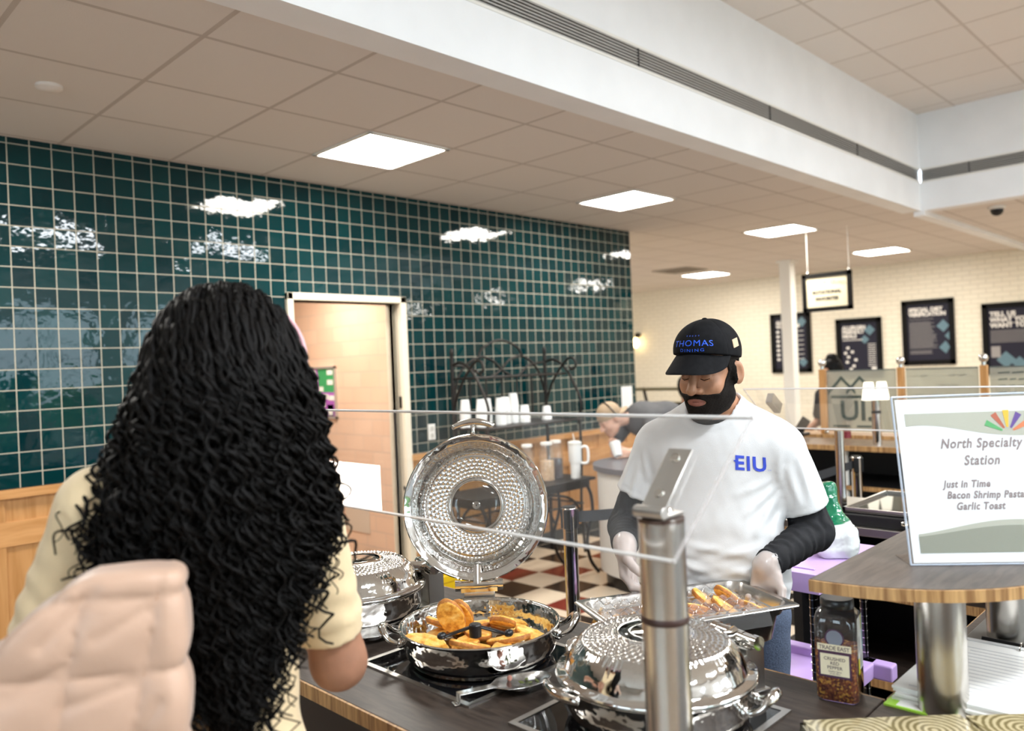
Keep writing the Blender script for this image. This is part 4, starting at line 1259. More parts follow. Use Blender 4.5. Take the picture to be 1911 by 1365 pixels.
ORN = ornate()
te = Vector((.683, -.731, 0)); tn = Vector((-.70, -.714, 0)); TR = Matrix((te, -tn, Vector((0, 0, 1)))).transposed()
for i in range(3):
    c0 = Vector((1.415, .682, CT)) + te * (.002 + i * .300)
    t = empty('patterned_tray', c0, ('gold patterned glass tray at the bottom, corner nearest the closed chafer', 'gold patterned glass tray in front of the ledge post', 'gold patterned glass tray at the right frame edge')[i], 'tray', 'patterned glass trays')
    cc = c0 + te * .148 + tn * .13
    b_ = MB().box((0, 0, 0), (.292, .255, .008)).build('glass_top', ORN); b_.matrix_world = Matrix.Translation(cc + Vector((0, 0, .0285))) @ TR.to_4x4()
    b_.parent = t; b_.matrix_parent_inverse = parent_matrix(t).inverted(); b_.matrix_basis = Matrix.Translation(cc + Vector((0, 0, .0285))) @ TR.to_4x4()
    r = MB()
    for (ox, oy, sx, sy) in ((0, .1245, .296, .010), (0, -.1245, .296, .010), (.143, 0, .010, .259), (-.143, 0, .010, .259)):
        r.box(cc + TR @ Vector((ox, oy, .0125)), (sx, sy, .025), TR)
    r.build('frame', mat('tray_frame', (0.33, 0.30, 0.22), .3, .4), t)
# ================================================================ PEOPLE
def skin_mat(name, c, var=.12):
    m = mat(name, c, 0.48, sss=0.08, spec=0.4)
    add_noise(m, 30, var, 0.08, 220, .002)
    return m


SKIN = skin_mat('skin_brown', (0.40, 0.20, 0.115))
SKINW = skin_mat('skin_warm', (0.34, 0.165, 0.10))
SKINL = skin_mat('skin_light', (0.62, 0.37, 0.27))
LIPS = mat('lips', (0.30, 0.115, 0.085), 0.4)
BLKHAIR = mat('black_hair', (0.0040, 0.0033, 0.003), 0.5, spec=0.13)
COTTON = add_noise(mat('white_cotton', (0.70, 0.70, 0.705), 0.85, sheen=0.2), 30, 0.02, 0.25, 420, .0015)
BLACKKNIT = add_noise(mat('black_knit', (0.016, 0.016, 0.018), 0.75, spec=.25), 40, .2, 0.3, 300, .002)
CAPM = add_noise(mat('cap_black', (0.007, 0.007, 0.008), 0.8, spec=.12), 60, .3, 0.25, 500, .001)
CREAMTOP = add_noise(mat('cream_knit', (0.70, 0.535, 0.325), 0.8, sheen=0.2), 30, 0.05, 0.2, 350, .002)
DENIM = add_noise(mat('denim', (0.10, 0.13, 0.20), 0.8), 200, .3, .2)


def head_sdf(Q, mouth=True):
    """Q in head coordinates: x left, y forward, z up, origin mid-skull"""
    X = Q.copy(); X[..., 0] = np.abs(X[..., 0])
    d = ellipsoid(Q, (0, -.012, .040), (.076, .096, .090))
    d = smin(d, ellipsoid(Q, (0, .032, -.042), (.061, .062, .084)), .03)
    d = smin(d, capsule(X, (.050, .008, -.072), (.010, .070, -.106), .020, .022), .03)
    d = smin(d, ellipsoid(Q, (0, .078, -.108), (.022, .018, .018)), .02)
    d = smin(d, ellipsoid(X, (.038, .062, -.032), (.023, .023, .025)), .022)
    d = smin(d, capsule(X, (.006, .088, .020), (.042, .074, .020), .011, .010), .018)
    d = smax(d, -ellipsoid(X, (.031, .104, .001), (.020, .018, .012)), .014)
    d = smin(d, ellipsoid(X, (.031, .079, .000), (.0145, .0135, .0125)), .004)
    d = smin(d, capsule(X, (.019, .0905, -.004), (.043, .0835, -.004), .0018, .0016), .004)     # lower edge of the closed lids
    d = smin(d, capsule(Q, (0, .090, .012), (0, .1185, -.033), .0085, .0135), .011)
    d = smin(d, ellipsoid(X, (.0150, .101, -.0375), (.0098, .0125, .0088)), .006)
    d = smax(d, -ellipsoid(X, (.0070, .110, -.0475), (.0042, .006, .004)), .003)
    d = smin(d, ellipsoid(Q, (0, .082, -.070), (.032, .016, .022)), .02)
    if mouth:
        d = smin(d, ellipsoid(Q, (0, .0925, -.0645), (.024, .0085, .0058)), .005)
        d = smin(d, ellipsoid(Q, (0, .0915, -.0765), (.021, .0090, .0070)), .005)
        d = smax(d, -capsule(X, (0, .1005, -.0702), (.024, .089, -.0706), .0016), .004)
    # ears: a leaning shell with a hollow
    e = ellipsoid(X, (.080, -.018, -.012), (.010, .021, .034), rotm(-.35, 0, 0))
    e = smax(e, -ellipsoid(X, (.089, -.010, -.008), (.008, .012, .021), rotm(-.35, 0, 0)), .006)
    d = smin(d, e, .008)
    return d


def finger(P, base, dirs, L, r0, r1, d, k=.006):
    p = np.asarray(base, float)
    for i, (u, l) in enumerate(zip(dirs, L)):
        q = p + np.asarray(u) * l
        d = smin(d, capsule(P, p, q, r0 + (r1 - r0) * i / 3, r0 + (r1 - r0) * (i + 1) / 3), k if i == 0 else .003)
        p = q
    return d


def hand_sdf(P, wrist, fd, pn, ts, curl=(25, 40, 25), spread=6, thumb=(40, 20), sc=1.0):
    """wrist point, finger direction, palm normal, thumb side (unit vectors); curl = bend at the three joints"""
    fd, pn, ts = [np.asarray(v, float) / np.linalg.norm(v) for v in (fd, pn, ts)]
    pn = pn - fd * (pn @ fd); pn /= np.linalg.norm(pn)
    ts = np.cross(fd, pn) * (1 if np.cross(fd, pn) @ ts > 0 else -1)
    w = np.asarray(wrist, float)
    R = np.stack([ts, fd, pn], 1)
    d = capsule(P, w - fd * .02, w + fd * .012, .027 * sc, .025 * sc)
    d = smin(d, rbox(P, w + fd * .050 * sc, (.041 * sc, .046 * sc, .0145 * sc), .013 * sc, R), .022)
    d = smin(d, ellipsoid(P, w + fd * .03 * sc + ts * .022 * sc + pn * .008 * sc, (.018 * sc, .028 * sc, .015 * sc), R), .014)
    for i, (off, L, a) in enumerate(((.031, (.041, .026, .021), 1), (.0105, (.045, .029, .022), .35), (-.0105, (.042, .027, .021), -.35), (-.031, (.033, .020, .018), -1))):
        b = w + fd * (.092 - .006 * abs(a)) * sc + ts * off * sc
        sp_ = math.radians(spread * a); base = fd * math.cos(sp_) + ts * math.sin(sp_)
        dirs = []; t = 0
        for c in curl:
            t += math.radians(c * (1 + .10 * (i - 1.5))); dirs.append(base * math.cos(t) + pn * math.sin(t))
        d = finger(P, b, dirs, [x * sc for x in L], .0098 * sc, .0072 * sc, d)
    b = w + fd * .022 * sc + ts * .030 * sc + pn * .006 * sc
    a0, a1 = math.radians(thumb[0]), math.radians(thumb[1])
    u0 = fd * math.cos(a0) + ts * math.sin(a0); u0 = u0 + pn * .35; u0 /= np.linalg.norm(u0)
    u1 = fd * math.cos(a1) + ts * math.sin(a1) + pn * .55; u1 /= np.linalg.norm(u1)
    u2 = fd * math.cos(a1 * .4) + ts * math.sin(a1 * .4) + pn * .8; u2 /= np.linalg.norm(u2)
    d = finger(P, b, (u0, u1, u2), (.038 * sc, .030 * sc, .026 * sc), .0125 * sc, .0088 * sc, d, .012)
    return d


# ---------------------------------------------------------------- the server
CF = Frame(2.094, 1.212, 194.5)
HO, HR = A(-.008, .072, 1.585), rotm(math.radians(-11), math.radians(12), math.radians(2))


def hq(P): return (P - HO) @ HR


def hw(q): return np.asarray(q) @ HR.T + HO


def chef_torso(P, g=0.0):
    d = ellipsoid(P, (-.020, -.005, 1.27), (.180 + g, .115 + g, .19 + g))
    d = smin(d, ellipsoid(P, (-.025, .010, 1.05), (.178 + g, .130 + g, .21 + g)), .08)
    d = smin(d, ellipsoid(P, (-.025, -.005, .90), (.172 + g, .125 + g, .14 + g)), .06)
    d = smin(d, capsule(P, (-.180, -.012, 1.362), (.140, -.012, 1.362), .064 + g), .06)
    d = smin(d, chain(P, [(-.125, -.02, 1.405), (-.018, -.012, 1.470), (.090, -.02, 1.405)], [.040 + g, .058 + g, .040 + g], .02), .05)
    return d


RS, RE, RW = A(-.208, -.008, 1.345), A(-.316, .000, 1.095), A(-.222, .240, 1.098)
LS, LE, LW = A(.168, -.010, 1.345), A(.240, -.055, 1.108), A(.158, .158, 1.060)


def chef_arms(P, g=0.0, fore=True):
    d = None
    for s, e, w in ((RS, RE, RW), (LS, LE, LW)):
        c = chain(P, [s, e, w] if fore else [s, e], [.056 + g, .045 + g, .030 + g] if fore else [.056 + g, .045 + g], .02)
        d = c if d is None else np.minimum(d, c)
    return d


def chef_hands(P, g=0.0):
    l = hand_sdf(P, LW + A(-.002, .012, -.012), (-.14, .14, -.98), (-.05, 1, .14), (1, 0, 0), (38, 60, 35), 4, (42, 16), .90)
    r = hand_sdf(P, RW + A(.006, .014, -.010), (.30, .50, -.82), (.85, -.15, .25), (.1, .85, .5), (30, 48, 30), 4, (38, 8), 1.02)
    return np.minimum(l, r) - g


def chef_neck(P, g=0.0): return capsule(P, (-.016, -.018, 1.42), hw((0, -.012, -.055)), .060 + g, .057 + g)


def chef_body(P):
    d = smin(chef_torso(P), chef_arms(P), .03)
    d = smin(d, chef_hands(P), .012)
    d = smin(d, capsule(P, (.075, 0, .86), (.085, .01, .48), .088, .062), .05)
    d = smin(d, capsule(P, (-.125, 0, .86), (-.135, .01, .48), .088, .062), .05)
    for s in (.085, -.135):
        d = smin(d, chain(P, [(s, .01, .48), (s, -.01, .10)], [.060, .042], .02), .03)
        d = smin(d, chain(P, [(s, -.02, .06), (s + .005, .14, .04)], [.042, .036], .02), .03)
    d = smin(d, chef_neck(P), .03)
    return d


CHEF = empty('person', CF.w(A(0, 0, 0)), 'man in white shirt with blue letters and black cap serving behind the counter', 'person')


def chef_all(P): return smin(smin(head_sdf(hq(P)), chef_neck(P), .025), smin(chef_torso(P), chef_arms(P), .03), .03)


V1, F1 = surface_nets(lambda P: smax(chef_body(P), P[..., 2] - 1.44, 0), (-.42, -.24, -.0), (.34, .46, 1.46), .0075)
V2, F2 = surface_nets(lambda P: smax(chef_all(P), 1.425 - P[..., 2], 0), (-.13, -.10, 1.415), (.12, .24, 1.76), .0026)
Vh, Fh = surface_nets(chef_hands, (-.30, .08, .84), (.27, .46, 1.15), .003)
qc = hq(V2[F2].mean(1))
lipm = ((qc[:, 0] / .0265) ** 2 + ((qc[:, 2] + .0708) / .0125) ** 2 < 1) & (qc[:, 1] > .085)
np_mesh('body', [(CF.w(V1), F1[:, ::-1], 0), (CF.w(V2), F2[:, ::-1], lipm.astype(int)), (CF.w(Vh), Fh[:, ::-1], 0)], [SKIN, LIPS], CHEF)


def beard(P):
    q = hq(P); x, y, z = q[..., 0], q[..., 1], q[..., 2]
    ax = np.abs(x)
    n = .0008 * vnoise(P, 160, 5) + .0005 * vnoise(P, 330, 6)
    base = smin(head_sdf(q), chef_neck(P), .025) - .0042 + n
    line = np.interp(y, [-.01, .012, .024, .045, .066, .078], [.030, .010, -.012, -.036, -.052, -.0500])
    line = np.where(ax < .030, np.maximum(line, -.0490), line)
    r = z - line
    r = np.maximum(r, -.124 - z - .25 * (y - .03))
    r = np.maximum(r, -.004 - y)
    lip = 1 - np.sqrt((x / .029) ** 2 + ((z + .0712) / .0112) ** 2)
    r = np.maximum(r, np.where(y > .06, lip * .014, -1))
    soul = np.maximum(np.abs(x) - .006, np.abs(z + .090) - .004)
    return smax(base, r + .0008 * vnoise(P, 220, 9), .004)


BEARD = mat('beard', (0.009, 0.0065, 0.005), .75, spec=.15); add_noise(BEARD, 260, .5, .8, 420, .002)
sdf_obj('beard', beard, (-.13, -.03, 1.41), (.12, .22, 1.63), .0022, BEARD, CHEF, CF.w)


def sidehair(P):
    q = hq(P); x, y, z = q[..., 0], q[..., 1], q[..., 2]
    X = q.copy(); X[..., 0] = np.abs(X[..., 0])
    base = head_sdf(q, False) - .004 + .0009 * vnoise(P, 150, 8)
    r = np.maximum(np.maximum(z - .070, np.interp(y, [-.1, -.03, .0, .018, .03], [-.07, -.03, -.005, .0, .035]) - z), y - .028 - .15 * z)
    ear = ellipsoid(X, (.080, -.018, -.012), (.017, .025, .038), rotm(-.35, 0, 0))
    return smax(smax(base, r, .004), -ear, .003)


sdf_obj('hair', sidehair, (-.12, -.10, 1.48), (.11, .16, 1.70), .003, BEARD, CHEF, CF.w)
# eyebrows under the brim
m = MB()
for s in (-1, 1):
    m.tube([Vector(CF.w(hw(A(s * a, b, c)))) for a, b, c in ((.012, .0985, .021), (.026, .0965, .0265), (.044, .083, .022))], [.0030, .0034, .0016], 8, None, True, .6)
m.build('eyebrows', BEARD, CHEF, smooth=True)


# lashes along the lowered lids
for s in (-1, 1):
    MB().tube([Vector(CF.w(hw(A(s * a, b, c)))) for a, b, c in ((.0185, .0915, -.0045), (.031, .0945, -.0075), (.0435, .0850, -.0045))], .0011, 6).build('eyelashes', BEARD, CHEF, smooth=True)


# cap
def cap(P):
    q = hq(P)
    d = ellipsoid(q, (0, -.010, .050), (.089, .107, .097))
    d = smin(d, ellipsoid(q, (0, .034, .070), (.074, .068, .070)), .03)      # stiff raised front panels
    a = np.arctan2(q[..., 0], q[..., 1] + .01)
    seam = np.exp(-((np.mod(a + math.pi / 6, math.pi / 3) - math.pi / 6) * np.hypot(q[..., 0], q[..., 1] + .01) / .0016) ** 2)
    d = d + .0011 * seam
    return smax(d, .040 + .30 * q[..., 1] - q[..., 2], .003)


CAP = sdf_obj('cap', cap, (-.13, -.10, 1.55), (.12, .23, 1.75), .0026, CAPM, CHEF, CF.w)
m = MB(); n1, n2 = 36, 12
def brim(i, j, dz):
    a = math.radians(-74 + 148 * i / n1); v = j / n2
    x0, y0 = .0865 * math.sin(a), -.006 + .105 * math.cos(a)
    reach = .074 * max(0, math.cos(a)) ** .55
    x = x0 * (1 + .16 * v * math.cos(a)); y = y0 + reach * v - .0
    z = .070 - 3.4 * x * x - .56 * (reach * v) - .30 * (.1 - y0) * 0 + dz
    return Vector(CF.w(hw(A(x, y, z))))
m.rings([[brim(i, j, .0012) for j in range(n2 + 1)] + [brim(i, j, -.0012) for j in range(n2, -1, -1)] for i in range(n1 + 1)])
m.build('brim', CAPM, CAP, smooth=True, angle=60)
MB().sphere(CF.w(hw(A(0, -.006, .1475))), (.008, .008, .0045), 14, 8).build('button', CAPM, CAP, smooth=True, angle=180)


def on_cap(tx, tz, lift):
    """point of the cap front at arc position tx, height tz, lifted off the cloth"""
    a = tx / .098; q0 = A(0, -.01, tz); dr = A(math.sin(a), math.cos(a), 0)
    lo_, hi_ = .03, .16
    for _ in range(24):
        mid = (lo_ + hi_) / 2
        if cap(hw(q0 + dr * mid)[None])[0] > 0: hi_ = mid
        else: lo_ = mid
    return Vector(CF.w(hw(q0 + dr * (hi_ + lift))))


BLUE = mat('thread_blue', (0.012, 0.10, 0.72), .5); BLUED = mat('thread_dark_blue', (0.02, 0.05, 0.30), .5)
def cap_text(s, z, size, m_, bold, spacing, name, arch=0.0, xs=0.0, wide=1.0):
    vs, fs = text_geo(s, size, bold=bold, spacing=spacing)
    b = MB(); b.add([on_cap(v.x * wide + xs, z + v.y - arch * (v.x * wide) ** 2 * 40, .0011) for v in vs], fs)
    # subtle serifs make the block letters of the badge
    b.build(name, m_, CAP)


cap_text('THOMAS', .0925, .0225, BLUE, .0, 1.12, 'lettering', .05, .006, 1.12)
cap_text('DINING', .0765, .0118, BLUE, .0, 1.35, 'lettering', .0, .006, 1.2)
b = MB()
for row, z, n in ((0, .1180, 5), (1, .0675, 5)):
    for i in range(n):
        p = [(-.010 + i * .0085 + .002 * math.cos(t * math.pi * .4 + math.pi / 2) * (1 if t % 2 == 0 else 1), z + .002 * math.sin(t * math.pi * .4 + math.pi / 2)) for t in range(5)]
        b.add([on_cap(x, zz, .0010) for x, zz in p], [(0, 1, 2, 3, 4)])
b.build('stars_mark', BLUED, CAP)
# name tag pinned on the cap side
def capside(a, z, lift):
    q0 = A(0, -.01, z); dr = A(math.sin(a), math.cos(a), 0); lo_, hi_ = .03, .16
    for _ in range(24):
        mid = (lo_ + hi_) / 2
        if cap(hw(q0 + dr * mid)[None])[0] > 0: hi_ = mid
        else: lo_ = mid
    return CF.w(hw(q0 + dr * (hi_ + lift)))


t0, t1 = Vector(capside(1.32, .066, .002)), Vector(capside(1.66, .066, .002)); up = Vector(capside(1.4, .089, .002)) - Vector(capside(1.4, .066, .002))
nn = (t1 - t0).cross(up).normalized() * .0008
m = MB(); sk = (t1 - t0) * .12
m.rings([[t0 - nn, t1 - nn, t1 + up + sk - nn, t0 + up + sk - nn], [t0 + nn, t1 + nn, t1 + up + sk + nn, t0 + up + sk + nn]])
m.build('name_tag', mat('tag_tan', (0.62, 0.44, 0.28), .5), CAP)


# clothes
def undershirt(P):
    d = chef_arms(P, .008)
    for w, e in ((RW, RE), (LW, LE)):
        u = (w - e) / np.linalg.norm(w - e)
        near = np.linalg.norm(P - w, axis=-1) < .12
        d = np.where(near, np.maximum(d, (P - w) @ u - .002), d)
    # knit wrinkles run round the sleeve
    for s, e, w in ((RS, RE, RW), (LS, LE, LW)):
        u = (w - e) / np.linalg.norm(w - e); t = (P - e) @ u
        d = d - np.where((t > -.02) & (np.linalg.norm(P - (e + w) / 2, axis=-1) < .16), .0022 * np.sin(t * 190 + 3 * vnoise(P, 14, 4)), 0)
    c = smin(chef_neck(P, .007), chef_torso(P, .002), .035)
    c = np.maximum(c, (P[..., 2] - 1.462) - .42 * (-(P[..., 1]) + .02))
    c = np.maximum(c, 1.30 - P[..., 2])
    return np.minimum(d, c)


sdf_obj('undershirt', undershirt, (-.41, -.17, 1.0), (.33, .31, 1.52), .0048, BLACKKNIT, CHEF, CF.w)


FOLDS = [(.160, 1.250, .085, 1.165, .006, .008), (.165, 1.225, .110, 1.110, .006, .009), (.150, 1.270, .060, 1.225, .004, .010), (.172, 1.200, .150, 1.080, .005, .009), (.170, 1.262, .180, 1.350, .004, .009), (.225, 1.330, .255, 1.200, .005, .010), (.195, 1.300, .222, 1.185, .005, .009),
         (-.195, 1.235, -.110, 1.160, .006, .008), (-.200, 1.205, -.140, 1.095, .006, .009), (-.190, 1.255, -.100, 1.225, .004, .010), (-.215, 1.260, -.222, 1.350, .005, .009), (-.265, 1.330, -.315, 1.200, .005, .010), (-.235, 1.300, -.275, 1.180, .005, .009),
         (-.15, 1.06, .02, 1.015, .006, .010), (.12, 1.09, -.04, 1.045, .005, .010), (-.10, 1.10, .07, 1.075, .004, .010), (.10, 1.03, -.08, .985, .006, .011), (-.16, 1.00, .0, .965, .006, .010)]


def shirt(P):
    l, f, z = P[..., 0], P[..., 1], P[..., 2]
    d = chef_torso(P, .013)
    d = smin(d, ellipsoid(P, (-.02, .03, 1.00), (.198, .135, .20)), .06)
    for s, e, k in ((RS, RE, .58), (LS, LE, .72)):
        u = (e - s) / np.linalg.norm(e - s); cuff = s + (e - s) * k
        c = capsule(P, s, e, .070, .071)
        c = smax(c, (P - cuff) @ u, .006)
        hem = np.exp(-(((P - cuff) @ u + .020) / .003) ** 2) * .0012
        d = smin(d, c + hem, .028)
    # folds: drags from the armpits, hanging folds in the sleeves
    for (a0, a1, b0, b1, am, wd) in FOLDS:
        ax_, az_ = b0 - a0, b1 - a1; L2 = ax_ * ax_ + az_ * az_
        t = np.clip(((l - a0) * ax_ + (z - a1) * az_) / L2, 0, 1)
        dist = np.hypot(l - a0 - t * ax_, z - a1 - t * az_)
        d = d - am * np.sin(math.pi * np.clip(t * .9 + .1, 0, 1)) * (np.exp(-(dist / wd) ** 2) - .5 * np.exp(-((dist - 1.7 * wd) / wd) ** 2)) * (f > -.04)
    w = np.exp(-((z - 1.03) / .085) ** 2) * (f > 0)
    d = d - .0045 * w * np.sin((z + .35 * (l + .02) ** 2 * 6 - .18 * l) * 105 + 1.5 * vnoise(P, 5, 2))
    d = d - .0016 * vnoise(P, 9, 11) - .0011 * vnoise(P, 18, 12)
    d = np.maximum(d, .915 - z)
    # neck opening with a ribbed band
    ax0, ax1 = A(-.017, -.012, 1.42), A(-.012, .030, 1.56)
    hole = capsule(P, ax0, ax1, .0705, .078) + .0
    hole = smin(hole, ellipsoid(P, (-.018, .060, 1.470), (.060, .055, .045)), .03)
    d = np.where(np.abs(hole) < .022, d - .0022 * np.clip(1 - np.abs(hole - .010) / .010, 0, 1) ** .5, d)
    return smax(d, -hole, .003)


SHIRT = sdf_obj('t_shirt', shirt, (-.40, -.17, .90), (.31, .19, 1.53), .0055, COTTON, CHEF, CF.w)


def on_shirt(l, z, lift):
    lo_, hi_ = .0, .40
    for _ in range(26):
        mid = (lo_ + hi_) / 2
        if shirt(A(l, mid, z)[None])[0] > 0: hi_ = mid
        else: lo_ = mid
    return Vector(CF.w(A(l, hi_ + lift, z)))


vs, fs = text_geo('EIU', .058, bold=.0016, spacing=1.12)
x0 = min(v.x for v in vs); x1 = max(v.x for v in vs)
b = MB(); b.add([on_shirt(.066 + (v.x - x0) / (x1 - x0) * .077, 1.3035 + v.y * .96 - .10 * (v.x - x0), .0022) for v in vs], fs)
b.add([on_shirt(l, z, .0022) for l, z in ((.0605, 1.3285), (.0665, 1.3225), (.0665, 1.330))], [(0, 1, 2)])
b.build('lettering', mat('print_blue', (0.045, 0.085, 0.62), .6), SHIRT)
vs, fs = text_geo('TM', .007)
b = MB(); b.add([on_shirt(.149 + v.x, 1.2945 + v.y, .0022) for v in vs], fs); b.build('lettering', mat('print_blue_pale', (0.35, 0.38, 0.7), .6), SHIRT)


def jeans(P):
    d = ellipsoid(P, (-.025, -.005, .90), (.178, .130, .12))
    for s in (.075, -.125):
        d = smin(d, chain(P, [(s, 0, .86), (s * 1.1, .01, .48), (s * 1.1, -.01, .09)], [.100, .078, .070], .03), .05)
    d = d - .002 * vnoise(P, 12, 21)
    return np.maximum(np.maximum(d, P[..., 2] - .98), .06 - P[..., 2])


sdf_obj('jeans', jeans, (-.28, -.18, .04), (.24, .18, 1.0), .011, DENIM, CHEF, CF.w)


def shoes(P):
    d = None
    for s in (.085, -.135):
        c = chain(P, [(s, -.035, .055), (s + .006, .10, .045), (s + .008, .155, .038)], [.052, .050, .042], .02)
        d = c if d is None else np.minimum(d, c)
    return np.maximum(d, .002 - P[..., 2])


sdf_obj('shoes', shoes, (-.22, -.12, -.004), (.18, .23, .13), .008, BLKPLASTIC, CHEF, CF.w)
GLOVE = mat('clear_glove', (0.80, 0.76, 0.74), 0.25, alpha=0.50, spec=0.6)
for sgn, lo_, hi_, w, e in ((1, (.06, .08, .84), (.27, .33, 1.12), LW, LE), (-1, (-.30, .20, .93), (-.10, .46, 1.14), RW, RE)):
    u = (w - e) / np.linalg.norm(w - e)
    def gl(P, w=w, u=u):
        d = smin(chef_hands(P, .0022), capsule(P, w - u * .03, w + u * .02, .036, .033), .01) - .0009 * vnoise(P, 40, 31)
        return np.maximum(d, -((P - w) @ u) - .012)
    sdf_obj('glove', gl, lo_, hi_, .0033, GLOVE, CHEF, CF.w)

# ---------------------------------------------------------------- the woman in front, seen from behind
WF = Frame(.60, 1.25, 62)
WOM = empty('person', WF.w(A(0, 0, 0)), 'woman with long curly black hair and cream top seen from behind', 'person')
WO, WR = A(.004, .030, 1.605), rotm(math.radians(-24), math.radians(10), math.radians(-3))
WLS, WLE, WLW = A(.205, .0, 1.425), A(.300, .03, 1.205), A(.250, .24, 1.12)
WRS, WRE, WRW = A(-.105, .0, 1.425), A(-.158, .045, 1.110), A(-.130, .28, 1.10)


def w_torso(P, g=0.0):
    d = ellipsoid(P, (.050, .0, 1.33), (.138 + g, .095 + g, .15 + g))
    d = smin(d, ellipsoid(P, (.048, .0, 1.12), (.128 + g, .095 + g, .17 + g)), .06)
    d = smin(d, ellipsoid(P, (.045, -.01, .90), (.168 + g, .125 + g, .16 + g)), .08)
    d = smin(d, chain(P, [(-.095, -.005, 1.420), (.045, -.015, 1.452), (.195, -.005, 1.420)], [.052 + g, .055 + g, .052 + g], .02), .04)
    return d


def w_arms(P, g=0.0):
    l = chain(P, [WLS, WLE, WLW], [.052 + g, .043 + g, .028 + g], .02)
    r = chain(P, [WRS, WRE, WRW], [.052 + g, .046 + g, .028 + g], .02)
    return np.minimum(l, r)


def w_hands(P):
    l = hand_sdf(P, WLW, (-.1, .95, -.2), (-.9, 0, -.2), (0, .2, 1), (30, 45, 30), 4, (35, 10), .9)
    r = hand_sdf(P, WRW, (.05, .95, -.1), (.9, 0, -.2), (0, .2, 1), (30, 45, 30), 4, (35, 10), .9)
    return np.minimum(l, r)


def w_head(P): return smin(head_sdf((P - WO) @ WR / .95) * .95, capsule(P, (.035, -.015, 1.42), WO + A(0, -.015, -.05), .052, .048), .03)


def w_body(P):
    d = smin(w_torso(P), w_arms(P), .03); d = smin(d, w_hands(P), .012)
    for s in (-.035, .125):
        d = smin(d, chain(P, [(s, 0, .86), (s, .01, .46), (s, -.015, .09)], [.088, .060, .040], .03), .05)
        d = smin(d, chain(P, [(s, -.03, .045), (s, .12, .035)], [.036, .032], .02), .03)
    return smin(d, w_head(P), .02)


Va, Fa = surface_nets(lambda P: np.maximum(w_body(P), P[..., 2] - 1.47), (-.26, -.18, 0), (.38, .44, 1.49), .008)
Vb, Fb = surface_nets(lambda P: np.maximum(w_head(P), 1.455 - P[..., 2]), (-.11, -.12, 1.44), (.12, .18, 1.75), .004)
Vc, Fc = surface_nets(w_hands, (-.19, .20, 1.02), (.31, .46, 1.18), .0035)
np_mesh('body', [(WF.w(Va), Fa[:, ::-1], 0), (WF.w(Vb), Fb[:, ::-1], 0), (WF.w(Vc), Fc[:, ::-1], 0)], [SKINW], WOM)


def w_top(P):
    d = w_torso(P, .008)
    for s, e, k in ((WLS, WLE, .92), (WRS, WRE, .84)):
        u = (e - s) / np.linalg.norm(e - s); cuff = s + (e - s) * k; t = (P - cuff) @ u
        c = capsule(P, s, e, .060, .055)
        c = smax(c, t, .005)
        c = c - .0022 * np.sin(t * 120 + 2 * vnoise(P, 7, 41)) * np.exp(-((t + .06) / .07) ** 2) * (np.abs(t) < .2) + .0016 * np.exp(-((t + .028) / .003) ** 2)
        d = smin(d, c, .035)
    d = d - .0016 * vnoise(P, 8, 42) - .002 * np.sin(P[..., 2] * 60 + P[..., 0] * 14) * np.exp(-((P[..., 2] - 1.13) / .06) ** 2)
    d = np.maximum(d, .78 - P[..., 2])
    return smax(d, -capsule(P, (.03, -.0, 1.44), (.02, .03, 1.6), .066, .07), .004)


sdf_obj('cream_top', w_top, (-.26, -.16, .76), (.39, .16, 1.53), .006, CREAMTOP, WOM, WF.w)


def w_trousers(P):
    d = ellipsoid(P, (.045, -.01, .88), (.174, .132, .14))
    for s in (-.035, .125):
        d = smin(d, chain(P, [(s, 0, .84), (s, .01, .46), (s, -.01, .06)], [.100, .075, .062], .03), .05)
    return np.maximum(d, P[..., 2] - .95)


sdf_obj('trousers', w_trousers, (-.18, -.18, .0), (.28, .18, .97), .012, add_noise(mat('dark_trousers', (0.03, 0.03, 0.035), .8), 90, .3), WOM, WF.w)


# hair: a dark core and hundreds of spiral locks
def w_haircore(P):
    q = (P - WO) @ WR
    d = ellipsoid(q, (0, -.015, .036), (.098, .112, .104))
    d = smin(d, chain(P, [(.004, -.035, 1.62), (.012, -.072, 1.45), (.004, -.108, 1.28), (-.005, -.125, 1.13)], [.078, .062, .040, .022], .05), .06)
    d = smin(d, ellipsoid(P, (.028, -.065, 1.46), (.140, .050, .095)), .06)
    d = smin(d, ellipsoid(P, (.020, -.095, 1.33), (.100, .030, .11)), .06)
    face = ellipsoid(q, (0, .100, -.05), (.066, .090, .105))
    return smax(d, -face, .02) + .005 * vnoise(P, 16, 51) + .003 * vnoise(P, 34, 52)


HAIRM = BLKHAIR
HAIR = sdf_obj('hair', w_haircore, (-.20, -.22, 1.04), (.25, .18, 1.77), .0075, HAIRM, WOM, WF.w)


